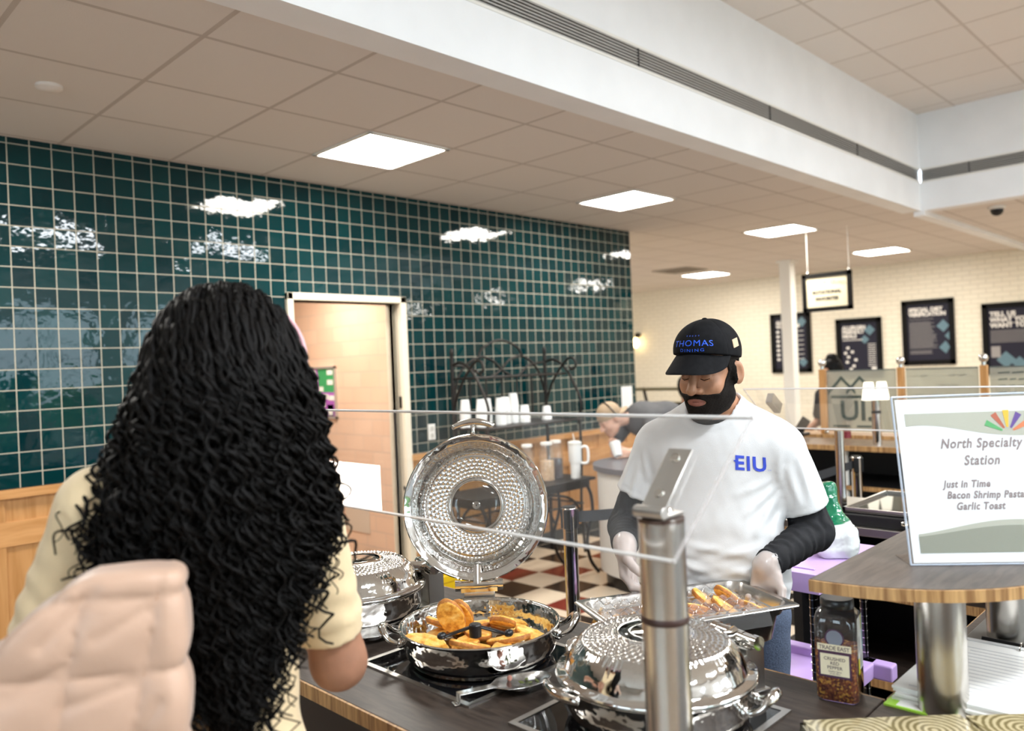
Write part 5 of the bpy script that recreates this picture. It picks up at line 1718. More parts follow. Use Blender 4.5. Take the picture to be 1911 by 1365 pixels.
def locks(n, K=64, S=5):
    """spiral locks from the scalp to their free ends, as one mesh"""
    r = np.random.default_rng(11)
    u = r.uniform(-1, 1, n)                                  # -1 her right .. 1 her left
    u = np.sign(u) * np.abs(u) ** .85
    ph = r.uniform(0, 1, n)
    az = u * 1.62                                            # 0 = back of the head
    el = np.radians(r.uniform(-5, 88, n))
    q = np.stack([np.sin(az) * np.cos(el) * .096, -.015 - np.cos(az) * np.cos(el) * .110, .036 + np.sin(el) * .102], -1)
    root = q @ WR.T + WO
    outd = (root - (WO + A(0, -.015, .03))); outd /= np.linalg.norm(outd, axis=1, keepdims=True)
    dep = r.uniform(0, 1, n)
    side = np.where(u > 0, .185, -.160)
    sh = np.stack([.012 + np.abs(u) ** .9 * side * (.72 + .28 * r.uniform(0, 1, n)) + r.normal(0, .012, n), -.150 + .12 * np.abs(u) ** 1.5 + r.normal(0, .018, n) - .02 * dep, 1.475 + r.normal(0, .02, n) - .03 * np.abs(u)], -1)
    length = np.clip(1 - np.abs(u) ** 1.3, 0, 1)
    ez = 1.40 - .36 * length * r.uniform(.30, 1, n) - .06 * r.uniform(0, 1, n) ** 2
    el_ = np.stack([np.where(np.abs(u) > .45, sh[:, 0] * (np.where(u > 0, 1.12, 1.04) + r.normal(0, .07, n)), .0 + sh[:, 0] * .80 - .004 + r.normal(0, .010, n)), -.158 + .08 * np.abs(u) + r.normal(0, .016, n), ez], -1)
    stray = r.uniform(0, 1, n) > .92
    el_[stray, 0] += r.normal(-.004, .028, stray.sum()); el_[stray, 2] -= .03
    c1 = root + outd * r.uniform(.006, .030, n)[:, None]
    c2 = (c1 * .5 + sh * .5); c2[:, 1] -= .012; c2 += (outd * A(1, 1, 0)) * .018
    P = np.stack([root, c1, c2, sh, (sh + el_) / 2 + r.normal(0, .006, (n, 3)), el_], 1)
    t = np.linspace(0, P.shape[1] - 1, K); i = np.minimum(t.astype(int), P.shape[1] - 2); f = (t - i)[None, :, None]
    g = lambda k: P[:, np.clip(i + k, 0, P.shape[1] - 1)]
    p0, p1, p2, p3 = g(-1), g(0), g(1), g(2)
    C = .5 * (2 * p1 + (-p0 + p2) * f + (2 * p0 - 5 * p1 + 4 * p2 - p3) * f * f + (-p0 + 3 * p1 - 3 * p2 + p3) * f ** 3)
    d = np.gradient(C, axis=1); seg = np.linalg.norm(d, axis=2); s = np.cumsum(seg, 1); s -= s[:, :1]
    T = d / np.maximum(seg[..., None], 1e-9)
    ref = A(.3, .95, .1); N = np.cross(T, ref); N /= np.maximum(np.linalg.norm(N, axis=2, keepdims=True), 1e-6); B = np.cross(T, N)
    per = r.uniform(.034, .058, n)[:, None]; amp = (r.uniform(.0045, .0115, n)[:, None]) * np.clip((s - .05) / .14, .12, 1) * (1 + .35 * np.clip((s - .3) / .2, 0, 1))
    a = 2 * math.pi * s / per + r.uniform(0, 6.28, n)[:, None]
    C = C + (N * np.cos(a)[..., None] + B * np.sin(a)[..., None]) * amp[..., None]
    # frames of the spiral itself
    d = np.gradient(C, axis=1); T = d / np.maximum(np.linalg.norm(d, axis=2, keepdims=True), 1e-9)
    N = np.cross(T, ref); N /= np.maximum(np.linalg.norm(N, axis=2, keepdims=True), 1e-6); B = np.cross(T, N)
    tt = np.linspace(0, 1, K)[None]
    rad = r.uniform(.0022, .0052, n)[:, None] * np.clip(1.25 - tt, .12, 1) ** .7
    ang = np.arange(S) * 2 * math.pi / S
    V = C[:, :, None] + (N[:, :, None] * np.cos(ang)[None, None, :, None] + B[:, :, None] * np.sin(ang)[None, None, :, None]) * rad[:, :, None, None]
    b = np.arange(n)[:, None, None] * K * S; k = np.arange(K - 1)[None, :, None] * S; j = np.arange(S)[None, None]
    j2 = (j + 1) % S
    F = np.stack([b + k + j, b + k + j2, b + k + S + j2, b + k + S + j], -1).reshape(-1, 4)
    return V.reshape(-1, 3), F


LV, LF = locks(2100)
lk = np_mesh('curls', [(WF.w(LV), LF, 0)], HAIRM, HAIR); lk['kind'] = 'stuff'
# pink headband over the crown
m = MB(); pts = []
for a in np.radians(np.linspace(-12, 192, 40)):
    q = A(.120 * math.cos(a), .026 + .006 * math.sin(a), .030 + .126 * math.sin(a)); pts.append(Vector(WF.w(q @ WR.T + WO)))
rs = []
for i, p in enumerate(pts):
    a = np.radians(-12 + 204 * i / 39); n_ = Vector(WF.w(A(math.cos(a), 0, math.sin(a)) @ WR.T) - WF.o).normalized(); fw = Vector(WF.fw)
    rs.append([p + n_ * x + fw * y for x, y in ((.000, -.017), (.0045, -.011), (.006, 0), (.0045, .011), (.000, .017), (-.006, .0))])
m.rings(rs); m.build('headband', mat('pink_satin', (0.72, 0.40, 0.44), .38, sheen=.4), WOM, smooth=True, angle=180)


# ---------------------------------------------------------------- quilted bag on her shoulder
def bag(P):
    l, f, z = P[..., 0], P[..., 1], P[..., 2]
    a = (l - .080 - (1.385 - z) * .20) / .088; b = (1.345 - z + .06 * (l - .1)) / .096
    da, db = np.abs(a - np.round(a)), np.abs(b - np.round(b))
    puff = .0125 * (np.clip(np.sin(math.pi * da), 0, 1) ** .42 * np.clip(np.sin(math.pi * db), 0, 1) ** .42) * np.clip((1.385 - z) / .03, 0.2, 1)
    d = rbox(P, (.215, -.245, 1.13), (.160, .048, .262), .030)
    top = z - 1.392 + np.where(l > .165, (l - .165) * .80, 0) + .10 * np.clip(.12 - l, 0, 1)
    d = smax(d, top, .018)
    d = d - puff + .010
    d = d - .0022 * vnoise(P, 6, 61) - .0012 * vnoise(P, 15, 62)
    for i, (x0, z0, x1, z1) in enumerate(((.10, 1.33, .16, 1.30), (.12, 1.24, .20, 1.22), (.16, 1.36, .22, 1.30), (.09, 1.21, .13, 1.15), (.20, 1.27, .26, 1.24))):
        t = np.clip(((l - x0) * (x1 - x0) + (z - z0) * (z1 - z0)) / ((x1 - x0) ** 2 + (z1 - z0) ** 2), 0, 1)
        d = d + .004 * np.exp(-(np.hypot(l - x0 - t * (x1 - x0), z - z0 - t * (z1 - z0)) / .007) ** 2)
    return d


LEATH = add_noise(mat('blush_puffer', (0.53, 0.345, 0.25), 0.42, spec=0.45, sheen=.2), 10, .04, .10, 240, .002)
BAG = empty('tote_bag', WF.w(A(.2, -.245, .88)), 'pale pink quilted puffer tote bag slung behind the woman shoulder', 'bag')
sdf_obj('bag_body', bag, (.03, -.34, .86), (.40, -.16, 1.43), .0048, LEATH, BAG, WF.w)
m = MB()
def bag_front(l, z):
    lo_, hi_ = -.42, -.245
    for _ in range(24):
        mid = (lo_ + hi_) / 2
        if bag(A(l, mid, z)[None])[0] > 0: lo_ = mid
        else: hi_ = mid
    return lo_
for k in range(46):
    z = 1.372 - k * .0095; l = .080 + (1.385 - z) * .20; z2 = z - .0062; l2 = .080 + (1.385 - z2) * .20
    m.cyl(Vector(WF.w(A(l, bag_front(l, z) - .0008, z))), Vector(WF.w(A(l2, bag_front(l2, z2) - .0008, z2))), .0011, None, 6)
m.build('stitch', mat('stitch_tan', (0.42, 0.22, 0.13), .7), BAG)
st = [A(.10, -.205, 1.345), A(.13, -.095, 1.375), A(.165, -.040, 1.470), A(.185, .03, 1.478), A(.17, .085, 1.40), A(.16, .11, 1.30)]
MB().tube([Vector(WF.w(p)) for p in catmull(st, 8)], .013, 12, None, True, .5).build('strap', LEATH, BAG, smooth=True, angle=180)
# ================================================================ BEYOND THE COUNTER
IRON = mat('wrought_iron', (0.018, 0.014, 0.012), .45, .3)
CUP = mat('foam_cup', (0.86, 0.86, 0.84), .6)
Z = Vector((0, 0, 1))


def T(m, pts, r, n=8, seg=8, **k): return m.tube([Vector(p) for p in catmull(pts, n)], r, seg, **k)


# ---- chrome belt stanchions
def stanchion(x, y, lab):
    t = empty('belt_stanchion', (x, y, 0), lab, 'stanchion', 'chrome belt stanchions')
    MB().cyl((x, y, .02), (x, y, .90), .0305, None, 32).build('post', CHROME, t, smooth=True)
    MB().lathe([(.17, 0), (.17, .012), (.15, .022), (.032, .035)], (x, y, 0), 40, None, True, True).build('base', mat('stanchion_base', (.05, .05, .05), .3, .8), t, smooth=True)
    h = MB(); h.cyl((x, y, .895), (x, y, 1.0), .0310, None, 32); h.build('head', CHROME, t, smooth=True, bevel=.004)
    c = MB()
    for a in (0, 90, 180, 270):
        q = math.radians(a + 20); d = Vector((math.cos(q), math.sin(q), 0))
        c.box(Vector((x, y, .952)) + d * .031, (.012, .030, .082), Matrix.Rotation(q, 3, 'Z'))
    c.build('belt_clip', BLKPLASTIC, t, bevel=.002)
    MB().cyl((x, y, 1.0), (x, y, 1.004), .029, None, 32).build('cap', BLKPLASTIC, t)
    return t


ST = stanchion(2.571, 2.236, 'chrome belt stanchion between the open chafer and the server arm')
stanchion(4.72, 1.85, 'far chrome belt stanchion in front of the open shelves right of the server')
a, b = Vector((2.60, 2.225, .955)), Vector((4.69, 1.86, .955)); d = (b - a); n_ = Vector((-d.y, d.x, 0)).normalized() * .0008
m = MB(); rs = []
for i in range(25):
    p = a + d * (i / 24) - Z * (.05 * 4 * (i / 24) * (1 - i / 24)); rs.append([p + n_ - Z * .024, p + n_ + Z * .024, p - n_ + Z * .024, p - n_ - Z * .024])
m.rings(rs); prop(m.build('barrier_belt', mat('belt_black', (.016, .016, .018), .7), smooth=False), 'black retractable belt running between the two chrome stanchions', 'belt')

# ---- yellow bin on the floor
t = empty('yellow_bin', (2.5, 3.0, 0), 'yellow plastic bin on the floor behind the open chafer lid', 'bin')
YEL = mat('yellow_plastic', (0.85, 0.55, 0.01), .35)
q = [(-1, -1), (1, -1), (1, 1), (-1, 1)]
m = MB(); m.rings([[(2.5 + sx * h, 3.0 + sy * h * .8, z) for sx, sy in q] for h, z in ((.10, 0), (.125, .60), (.135, .60), (.135, .635), (.122, .635), (.098, .02))], True, True, True)
m.build('tub', YEL, t, bevel=.006)
MB().tube([Vector(p) for p in catmull([(2.37, 3.0, .60), (2.36, 2.92, .56), (2.36, 2.90, .50)], 6)], .006, 8).build('handle', IRON, t, smooth=True)

# ---- wrought-iron baker's rack with a cup shelf, against the tiled wall
R_ = empty('bakers_rack', (4.65, 4.6, 0), 'black wrought iron rack with scrolled top against the teal tiles', 'rack')
XL, XR, YB, YF = 4.11, 5.20, 4.74, 4.36
for x in (XL, XR):
    m = MB(); m.cyl((x, YB, 0), (x, YB, 1.72), .016, None, 12); m.sphere((x, YB, 1.745), (.017, .017, .034), 12, 8); m.build('upright', IRON, R_, smooth=True)
for x, s in ((XL, 1), (XR, 1)):
    m = MB()
    T(m, [(x, YB, 1.64), (x, YB - .10, 1.66), (x, YB - .22, 1.60), (x, YB - .33, 1.45), (x, YF - .02, 1.28), (x, YF + .02, 1.10)], .011)
    T(m, [(x, YB, 1.28), (x, YB - .06, 1.42), (x, YB - .16, 1.56), (x, YB - .27, 1.66), (x, YB - .34, 1.66), (x, YB - .36, 1.60), (x, YB - .31, 1.57), (x, YB - .28, 1.60)], .010)
    T(m, [(x, YF, 0), (x, YF + .02, .4), (x, YF, .8), (x, YF, 1.16)], .012)
    m.build('side_scroll', IRON, R_, smooth=True, angle=180)
m = MB(); mid = (XL + XR) / 2
T(m, [(XL, YB, 1.34), (XL + .08, YB, 1.58), (XL + .28, YB, 1.70), (mid - .1, YB, 1.67), (mid + .02, YB, 1.58), (mid + .18, YB, 1.53), (mid + .34, YB, 1.62), (XR, YB, 1.64)], .010)
T(m, [(XR, YB, 1.34), (XR - .10, YB, 1.58), (XR - .28, YB, 1.70), (mid + .1, YB, 1.67), (mid - .02, YB, 1.58), (mid - .18, YB, 1.53), (mid - .36, YB, 1.62), (XL, YB, 1.64)], .010)
T(m, [(mid - .26, YB, 1.69), (mid - .2, YB, 1.78), (mid, YB, 1.84), (mid + .2, YB, 1.78), (mid + .26, YB, 1.69)], .010)
m.build('crest_scroll', IRON, R_, smooth=True, angle=180)
for z, y0, nm in ((1.535, YB - .24, 'top_shelf'), (1.144, YF - .03, 'cup_shelf'), (.42, YF, 'lower_shelf')):
    m = MB()
    for y in (y0, YB): m.cyl((XL, y, z), (XR, y, z), .009, None, 10)
    for x in (XL, XR): m.cyl((x, y0, z), (x, YB, z), .009, None, 10)
    if nm == 'cup_shelf': m.span((XL, y0, z - .012), (XR - .15, YB, z + .003))
    else:
        for i in range(1, 14): m.cyl((XL + (XR - XL) * i / 14, y0, z), (XL + (XR - XL) * i / 14, YB, z), .004, None, 6)
    m.build(nm, IRON, R_, smooth=True)
m = MB()
for i in range(1, 6): m.cyl((XL + (XR - XL) * i / 6, YB, 1.17), (XL + (XR - XL) * i / 6, YB, 1.53), .007, None, 8)
m.build('back_bars', IRON, R_, smooth=True)


# ---- upside-down foam cups in stacks on the shelf
def cup_proto(name):
    o = MB().lathe([(.044, 0), (.0455, .003), (.044, .008), (.0325, .112), (.031, .115), (.002, .115), (.002, .112), (.029, .111), (.041, .004)], (0, 0, 0), 24).build(name, CUP, smooth=True, angle=45)
    return o


cups = cup_proto('foam_cup'); first = True; CN = 0
CS = [(4.14, 4.64, 5, 'leftmost stack'), (4.22, 4.54, 5, 'second stack from the left'), (4.335, 4.60, 5, 'third stack from the left'), (4.43, 4.54, 5, 'fourth stack from the left'), (4.545, 4.60, 5, 'fifth stack from the left'), (4.64, 4.60, 6, 'tallest stack'), (4.71, 4.54, 2, 'short stack at the right end')]
for x, y, n, lab in CS:
    for k in range(n):
        o = cups if first else cups.copy()
        if not first: COL.objects.link(o)
        first = False
        o.location = (x, y, 1.1485 + k * .026)
        o.rotation_euler = (0, 0, k * .7)
        prop(o, ('topmost white foam cup of the %s on the iron rack' % lab) if k == n - 1 else ('white foam cup nested inside the %s on the iron rack' % lab), 'cup', 'foam cups on the iron rack, ' + lab)
o = cups.copy(); COL.objects.link(o); o.location = (5.0, 4.56, 1.1485)
prop(o, 'single white foam cup standing apart at the right on the iron rack', 'cup')

# ---- iron console table with jars
t = empty('console_table', (4.1, 4.04, 0), 'black iron console table holding jars behind the open chafer lid', 'table')
X0, X1, Y0, Y1, ZT = 3.50, 4.74, 3.84, 4.26, .742
MB().span((X0, Y0, ZT - .022), (X1, Y1, ZT)).build('table_top', IRON, t, bevel=.004)
MB().span((X0 + .04, Y0 + .03, ZT - .075), (X1 - .04, Y1 - .03, ZT - .022)).build('apron', IRON, t)
for x in (X0 + .06, X1 - .07):
    for y in (Y0 + .04, Y1 - .04):
        m = MB(); T(m, [(x, y, ZT - .05), (x + .03, y - .02, .60), (x + .035, y - .02, .45), (x - .01, y, .28), (x, y - .01, .12), (x + .05, y - .05, 0.012)], .013)
        m.build('leg', IRON, t, smooth=True, angle=180)
for y in (Y0 + .04, Y1 - .04):
    m = MB(); T(m, [(X0 + .06, y, .35), (X0 + .25, y, .60), (4.1, y, .665), (X1 - .25, y, .60), (X1 - .07, y, .35)], .010); m.build('arch_brace', IRON, t, smooth=True, angle=180)
JARG = glass_mat('jar_glass', (.95, .97, .96), 1.0, 0, .05)


def jar(x, y, r, h, fill, lab, lid=True):
    t = empty('storage_jar', (x, y, ZT), lab, 'jar', 'jars on the iron console table')
    MB().lathe([(.002, .001), (r, .001), (r, h * .78), (r * .8, h * .88), (r * .78, h)], (x, y, ZT), 28).build('glass', JARG, t, smooth=True)
    o = MB().lathe([(.002, .004), (r * .95, .004), (r * .95, h * .55), (.002, h * .57)], (x, y, ZT), 24).build('contents', fill, t, smooth=True)
    if lid: MB().lathe([(.002, h), (r * .82, h), (r * .82, h + .02), (.002, h + .024)], (x, y, ZT), 24).build('lid', WHITEM, t, smooth=True)
    return t


PINK = add_noise(mat('pink_contents', (.62, .40, .36), .8), 90, .25); OAT = add_noise(mat('tan_contents', (.60, .38, .22), .8), 90, .3); DRK = add_noise(mat('dark_contents', (.10, .07, .07), .8), 90, .4)
jar(4.29, 4.13, .050, .26, PINK, 'jar of pale pink contents, left on the iron console table')
jar(4.40, 4.03, .055, .27, OAT, 'jar of tan contents in the middle of the iron console table')
jar(4.54, 4.06, .050, .27, DRK, 'jar of dark contents beside the white tumbler')
jar(4.10, 4.10, .050, .24, OAT, 'jar behind the open chafer lid on the iron console table')
t = empty('handled_tumbler', (4.60, 3.92, ZT), 'tall white handled tumbler on the right end of the iron console table', 'tumbler')
MB().lathe([(.002, .001), (.036, .001), (.038, .10), (.040, .115), (.048, .13), (.050, .265), (.002, .268)], (4.60, 3.92, ZT), 32).build('body', CUP, t, smooth=True)
MB().lathe([(.0505, .252), (.052, .256), (.052, .276), (.030, .284), (.002, .284)], (4.60, 3.92, ZT), 32, None, True, True).build('lid', WHITEM, t, smooth=True)
e_ = Vector((.703, -.71, 0)); c0 = Vector((4.60, 3.92, ZT))
m = MB(); T(m, [c0 + e_ * .047 + Z * .235, c0 + e_ * .085 + Z * .238, c0 + e_ * .10 + Z * .21, c0 + e_ * .10 + Z * .14, c0 + e_ * .085 + Z * .112, c0 + e_ * .043 + Z * .115], .0095); m.build('handle', CUP, t, smooth=True, angle=180)
MB().cyl(c0 + Z * .28, c0 + Z * .34 + e_ * -.01, .004, None, 8).build('straw', WHITEM, t, smooth=True)

# ---- round white drinks bar and the person leaning over it
t = empty('round_bar', (4.90, 3.31, 0), 'round white fronted bar with grey top beside the server arm', 'bar counter')
MB().lathe([(.002, .10), (.50, .10), (.50, .83), (.002, .83)], (4.90, 3.31, 0), 64).build('front_panel', mat('bar_white', (.66, .65, .62), .5), t, smooth=True)
MB().lathe([(.002, .83), (.53, .83), (.53, .868), (.002, .868)], (4.90, 3.31, 0), 64).build('top', mat('bar_top_grey', (.13, .125, .14), .35), t, smooth=True)
MB().lathe([(.002, 0), (.46, 0), (.46, .10), (.002, .10)], (4.90, 3.31, 0), 48).build('toe_kick', BLACKV, t, smooth=True)
LP = empty('person', (5.62, 3.62, 0), 'person in grey shirt and tan cap bending over the round bar', 'person')
HB, HF = A(5.10, 3.955, 1.155), A(-.80, .42, -.62)
HF = HF / np.linalg.norm(HF); HL = np.cross(A(0, 0, 1), HF); HL /= np.linalg.norm(HL); HU = np.cross(HF, HL); HM = np.stack([HL, HF, HU], 1)


def lp_torso(P, g=0.0):
    d = chain(P, [A(5.66, 3.62, .92), A(5.52, 3.70, 1.10), A(5.34, 3.80, 1.14)], [.155 + g, .150 + g, .135 + g], .05)
    return smin(d, capsule(P, A(5.30, 3.68, 1.15), A(5.38, 3.94, 1.15), .07 + g), .06)


def lp_arms(P, g=0.0):
    a = chain(P, [A(5.28, 3.66, 1.13), A(5.10, 3.56, .98), A(4.96, 3.66, .91)], [.050 + g, .042 + g, .030 + g], .02)
    b = chain(P, [A(5.38, 3.96, 1.13), A(5.22, 4.02, .95), A(5.02, 3.86, .90)], [.050 + g, .042 + g, .030 + g], .02)
    return np.minimum(a, b)


def lp_head(P): return smin(head_sdf((P - HB) @ HM), capsule(P, A(5.32, 3.82, 1.17), HB + HM @ A(0, -.02, -.04), .055, .05), .02)


def lp_hands(P):
    a = hand_sdf(P, A(4.95, 3.667, .910), (-.8, .55, -.05), (.3, .5, -.2), (0, 0, 1), (30, 40, 30), 4, (45, 25), .95)
    b = hand_sdf(P, A(5.01, 3.855, .905), (-.8, -.5, -.05), (.1, -.6, -.2), (0, 0, 1), (30, 40, 30), 4, (45, 25), .95)
    return np.minimum(a, b)


def lp_legs(P, g=0.0):
    d = chain(P, [A(5.64, 3.52, .88), A(5.60, 3.50, .48), A(5.66, 3.50, .08)], [.095 + g, .065 + g, .045 + g], .03)
    d = smin(d, chain(P, [A(5.72, 3.70, .88), A(5.72, 3.72, .48), A(5.80, 3.74, .08)], [.095 + g, .065 + g, .045 + g], .03), .04)
    for x, y in ((5.66, 3.50), (5.80, 3.74)): d = smin(d, capsule(P, A(x, y, .045), A(x - .15, y + .06, .038), .04 + g, .034 + g), .03)
    return d


def lp_body(P): return smin(smin(smin(lp_torso(P), lp_arms(P), .03), lp_head(P), .02), smin(lp_hands(P), lp_legs(P), .02), .012)


sdf_obj('body', lp_body, (4.80, 3.38, -.005), (5.92, 4.14, 1.36), .009, SKINL, LP)
GREYT = add_noise(mat('grey_shirt', (.085, .085, .09), .8), 30, .1)
def lp_shirt(P):
    a = np.minimum(capsule(P, A(5.28, 3.66, 1.13), A(5.15, 3.59, 1.02), .066), capsule(P, A(5.38, 3.96, 1.13), A(5.26, 4.01, 1.00), .066))
    return smin(lp_torso(P, .014), a, .04) + .003 * vnoise(P, 9, 71)
sdf_obj('grey_shirt', lp_shirt, (5.05, 3.40, .72), (5.90, 4.12, 1.36), .010, GREYT, LP)
sdf_obj('trousers', lambda P: np.maximum(lp_legs(P, .012), P[..., 2] - .92), (5.4, 3.36, 0.0), (5.95, 3.9, .95), .012, DENIM, LP)
TAN = mat('tan_cap', (.40, .29, .19), .8)
def lp_cap(P):
    q = (P - HB) @ HM; return smax(ellipsoid(q, (0, -.012, .042), (.086, .106, .099)), .018 + .12 * q[..., 1] - q[..., 2], .004)
CP = sdf_obj('cap', lp_cap, (4.9, 3.75, .95), (5.3, 4.15, 1.40), .006, TAN, LP)
m = MB(); m.rings([[Vector(HB + HM @ A(.075 * math.sin(a), -.015 - .105 * math.cos(a) - .06 * v * math.cos(a) ** .6, .012 - .02 * v + dz)) for v, dz in ((0, .002), (1, .002), (1, -.002), (0, -.002))] for a in [math.radians(-70 + 140 * i / 16) for i in range(17)]])
m.build('brim', TAN, CP, smooth=True)
m = MB(); m.tube([Vector(HB + HM @ A(.092 * math.sin(a), -.03, .03 + .110 * math.cos(a))) for a in np.radians(np.linspace(-95, 95, 24))], .010, 8, None, True, .5); m.build('headset_band', BLKPLASTIC, LP, smooth=True)
o = cups.copy(); COL.objects.link(o); o.location = (4.885, 3.755, .885); o.rotation_euler = (math.pi * .85, .3, 0); o.location.z = .99
prop(o, 'white foam cup held by the person bending over the round bar', 'cup')

# ---- iron rail with slanting posts in the far dining area
t = empty('iron_rail', (8.0, 5.6, 0), 'thin dark double rail behind the server at the end of the tiled wall', 'rail')
m = MB()
for z in (1.25, 1.07): m.cyl((8.35, 5.2, z), (8.35, 6.9, z), .022, None, 12)
m.build('rail_bar', mat('rail_green', (.16, .15, .09), .4), t, smooth=True)
for y in (5.0, 5.58, 6.2):
    MB().tube([Vector((8.35, y + .34, 1.27)), Vector((8.35, y + .3, 1.1)), Vector((8.35, y + .22, .9)), Vector((8.35, y + .18, 0))], .020, 10).build('post', IRON, t, smooth=True)
t = empty('wall_lamp', (12.84, 9.17, 1.97), 'small glowing wall lamp at the edge of the tiled wall', 'lamp')
MB().cyl((12.85, 9.17, 2.12), (12.78, 9.17, 2.12), .05, None, 20).build('bracket', IRON, t, smooth=True)
MB().sphere((12.74, 9.17, 1.97), (.06, .06, .10), 18, 12).build('lamp_shade', emit_mat('lamp_glow', (1, .72, .32), 6), t, smooth=True, angle=180)

# ---- far counter with open shelves, posts and etched glass screens
FX = 6.0
t = empty('shelf_counter', (FX, 1.0, 0), 'far counter with open black shelves and wooden edges right of the server', 'counter')
FY0, FY1 = -2.4, 3.05
DW2 = wood_mat('counter_top_brown', (.16, .11, .075), (.27, .19, .13), (3, 14, 14), .35)
MB().span((FX - .42, FY0, .925), (FX + .32, FY1, .96)).build('countertop', DW2, t)
m = MB(); m.span((FX - .432, FY0, .925), (FX - .42, FY1, .961)); m.span((FX + .05, FY0, .96), (FX + .32, FY1, .985)); m.build('edge_band', BAMBOO, t)
for z in (.64, .30):
    MB().span((FX - .36, FY0, z), (FX + .25, FY1, z + .03)).build('shelf', BLACKP, t); MB().span((FX - .37, FY0, z), (FX - .36, FY1, z + .03)).build('shelf_edge', BAMBOO, t)
MB().span((FX + .25, FY0, 0), (FX + .30, FY1, .925)).build('back_panel', BLACKP, t)
for y in (2.95, 2.3, 1.2, .1, -1.0, -2.2):
    MB().span((FX - .36, y - .02, 0), (FX - .32, y + .02, .925)).build('shelf_post', OAK if y != 2.3 else WHITEM, t)
ETCH = glass_mat('etched_glass', (.80, .82, .76), .6, .25, .52, (.52, .50, .42))
ys = [2.634, 2.05, 1.51, .95, .40]
for i, y in enumerate(ys):
    t2 = empty('screen_post', (FX + .12, y, .985), ['leftmost wooden screen post with steel ball on the far counter', 'wooden screen post with steel ball, second from the left', 'wooden screen post with steel ball above the menu sign', 'wooden screen post behind the menu sign', 'wooden screen post outside the right edge'][i], 'post', 'wooden posts of the glass screens')
    MB().span((FX + .10, y - .022, .985), (FX + .145, y + .022, 1.49)).build('shaft', OAK, t2, bevel=.003)
    m = MB(); m.cyl((FX + .122, y, 1.49), (FX + .122, y, 1.515), .014, None, 14); m.sphere((FX + .122, y, 1.54), .030, 18, 12); m.build('finial', CHROME, t2, smooth=True)
    m = MB(); m.sphere((FX + .09, y - .03, 1.0), .018, 12, 8); m.build('foot_clip', CHROME, t2, smooth=True)
INKG = mat('etch_dark', (.05, .07, .06), .6)
for i in range(4):
    ya, yb = ys[i] - .035, ys[i + 1] + .035
    t2 = empty('glass_screen', (FX + .12, (ya + yb) / 2, 1.02), ['etched glass screen with dark roof mark and letters beside the server', 'pale etched glass screen between the second and third wooden posts', 'etched glass screen with written lines above the menu sign', 'etched glass screen beyond the right frame edge'][i], 'glass screen', 'etched glass screens on the far counter')
    MB().span((FX + .118, yb, 1.01), (FX + .126, ya, 1.475)).build('pane', ETCH, t2)
    m = MB(); m.span((FX + .116, yb, 1.472), (FX + .128, ya, 1.480)); m.build('top_edge', mat('glass_edge_dark', (.10, .12, .11), .3), t2)
    m = MB()
    def L(y, z): return Vector((FX + .116, y, z))
    if i == 0:
        cy_ = (ya + yb) / 2 + .06
        for off in (.085, -.055):
            w, h = .105, .115
            for s in (1, -1):
                m.add([L(cy_ + off, 1.435), L(cy_ + off, 1.405), L(cy_ + off + s * w, 1.405 - h), L(cy_ + off + s * w, 1.435 - h)], [(0, 1, 2, 3)])
        m.add([L(cy_ + .17, 1.285), L(cy_ - .13, 1.285), L(cy_ - .13, 1.262), L(cy_ + .17, 1.262)], [(0, 1, 2, 3)])
        put_text(m, 'UI.', L(cy_ - .02, 1.095), (0, -1, 0), (0, 0, 1), .215, bold=.004)
        m.add([L(cy_ + .16, 1.055), L(cy_ + .03, 1.055), L(cy_ + .03, 1.040), L(cy_ + .16, 1.040)], [(0, 1, 2, 3)]); m.add([L(cy_ - .02, 1.055), L(cy_ - .13, 1.055), L(cy_ - .13, 1.040), L(cy_ - .02, 1.040)], [(0, 1, 2, 3)])
    else:
        r = random.Random(i)
        for k in range(7 if i == 2 else 4):
            z = 1.43 - k * .045 if i == 2 else 1.42 - k * .07
            y = ya - .05
            while y > yb + .1:
                w = r.uniform(.02, .07); m.add([L(y, z), L(y - w, z + .004), L(y - w, z + .012), L(y, z + .008)], [(0, 1, 2, 3)]); y -= w + .015
                if i != 2 and r.random() < .4: y -= .12
    em = m.build('etched_mark', INKG if i in (0, 2) else mat('etch_mid', (.26, .25, .20), .7), t2)
    if i: em['kind'] = 'stuff'
# lamp with two white shades on the far counter
t = empty('counter_lamp', (5.72, 2.09, .96), 'steel lamp with two glowing white shades on the far counter', 'lamp')
m = MB(); m.cyl((5.72, 2.09, .96), (5.72, 2.09, 1.275), .030, None, 28); m.build('stem', CHROME, t, smooth=True)
MB().cyl((5.72, 2.09, 1.18), (5.72, 2.09, 1.20), .032, None, 28).build('stem_ring', BLKPLASTIC, t, smooth=True)
e_ = Vector((.703, -.71, 0))
for s in (-1, 1):
    MB().lathe([(.048, 0), (.030, .125), (.028, .125), (.046, 0)], Vector((5.72, 2.09, 1.275)) + e_ * (.046 * s), 28).build('lamp_shade', emit_mat('shade_glow_%d' % (s + 1), (1, .92, .74), 1.6), t, smooth=True, angle=180)
t = MB().lathe([(.002, 0), (.035, 0), (.035, .05), (.002, .05)], (5.85, 2.36, .985), 20).build('sauce_pot', mat('dark_red', (.18, .02, .03), .4), smooth=True)
prop(t, 'small dark red pot on the far counter under the etched letters', 'pot')
t = empty('card_reader', (5.9, 2.72, .985), 'small dark device on the far counter at the leftmost wooden post', 'device')
MB().span((5.84, 2.68, .985), (5.96, 2.80, 1.01)).build('base', BLKPLASTIC, t, bevel=.004)
MB().box((5.91, 2.72, 1.06), (.015, .07, .14), Matrix.Rotation(math.radians(35), 3, 'X')).build('screen', BLKPLASTIC, t)

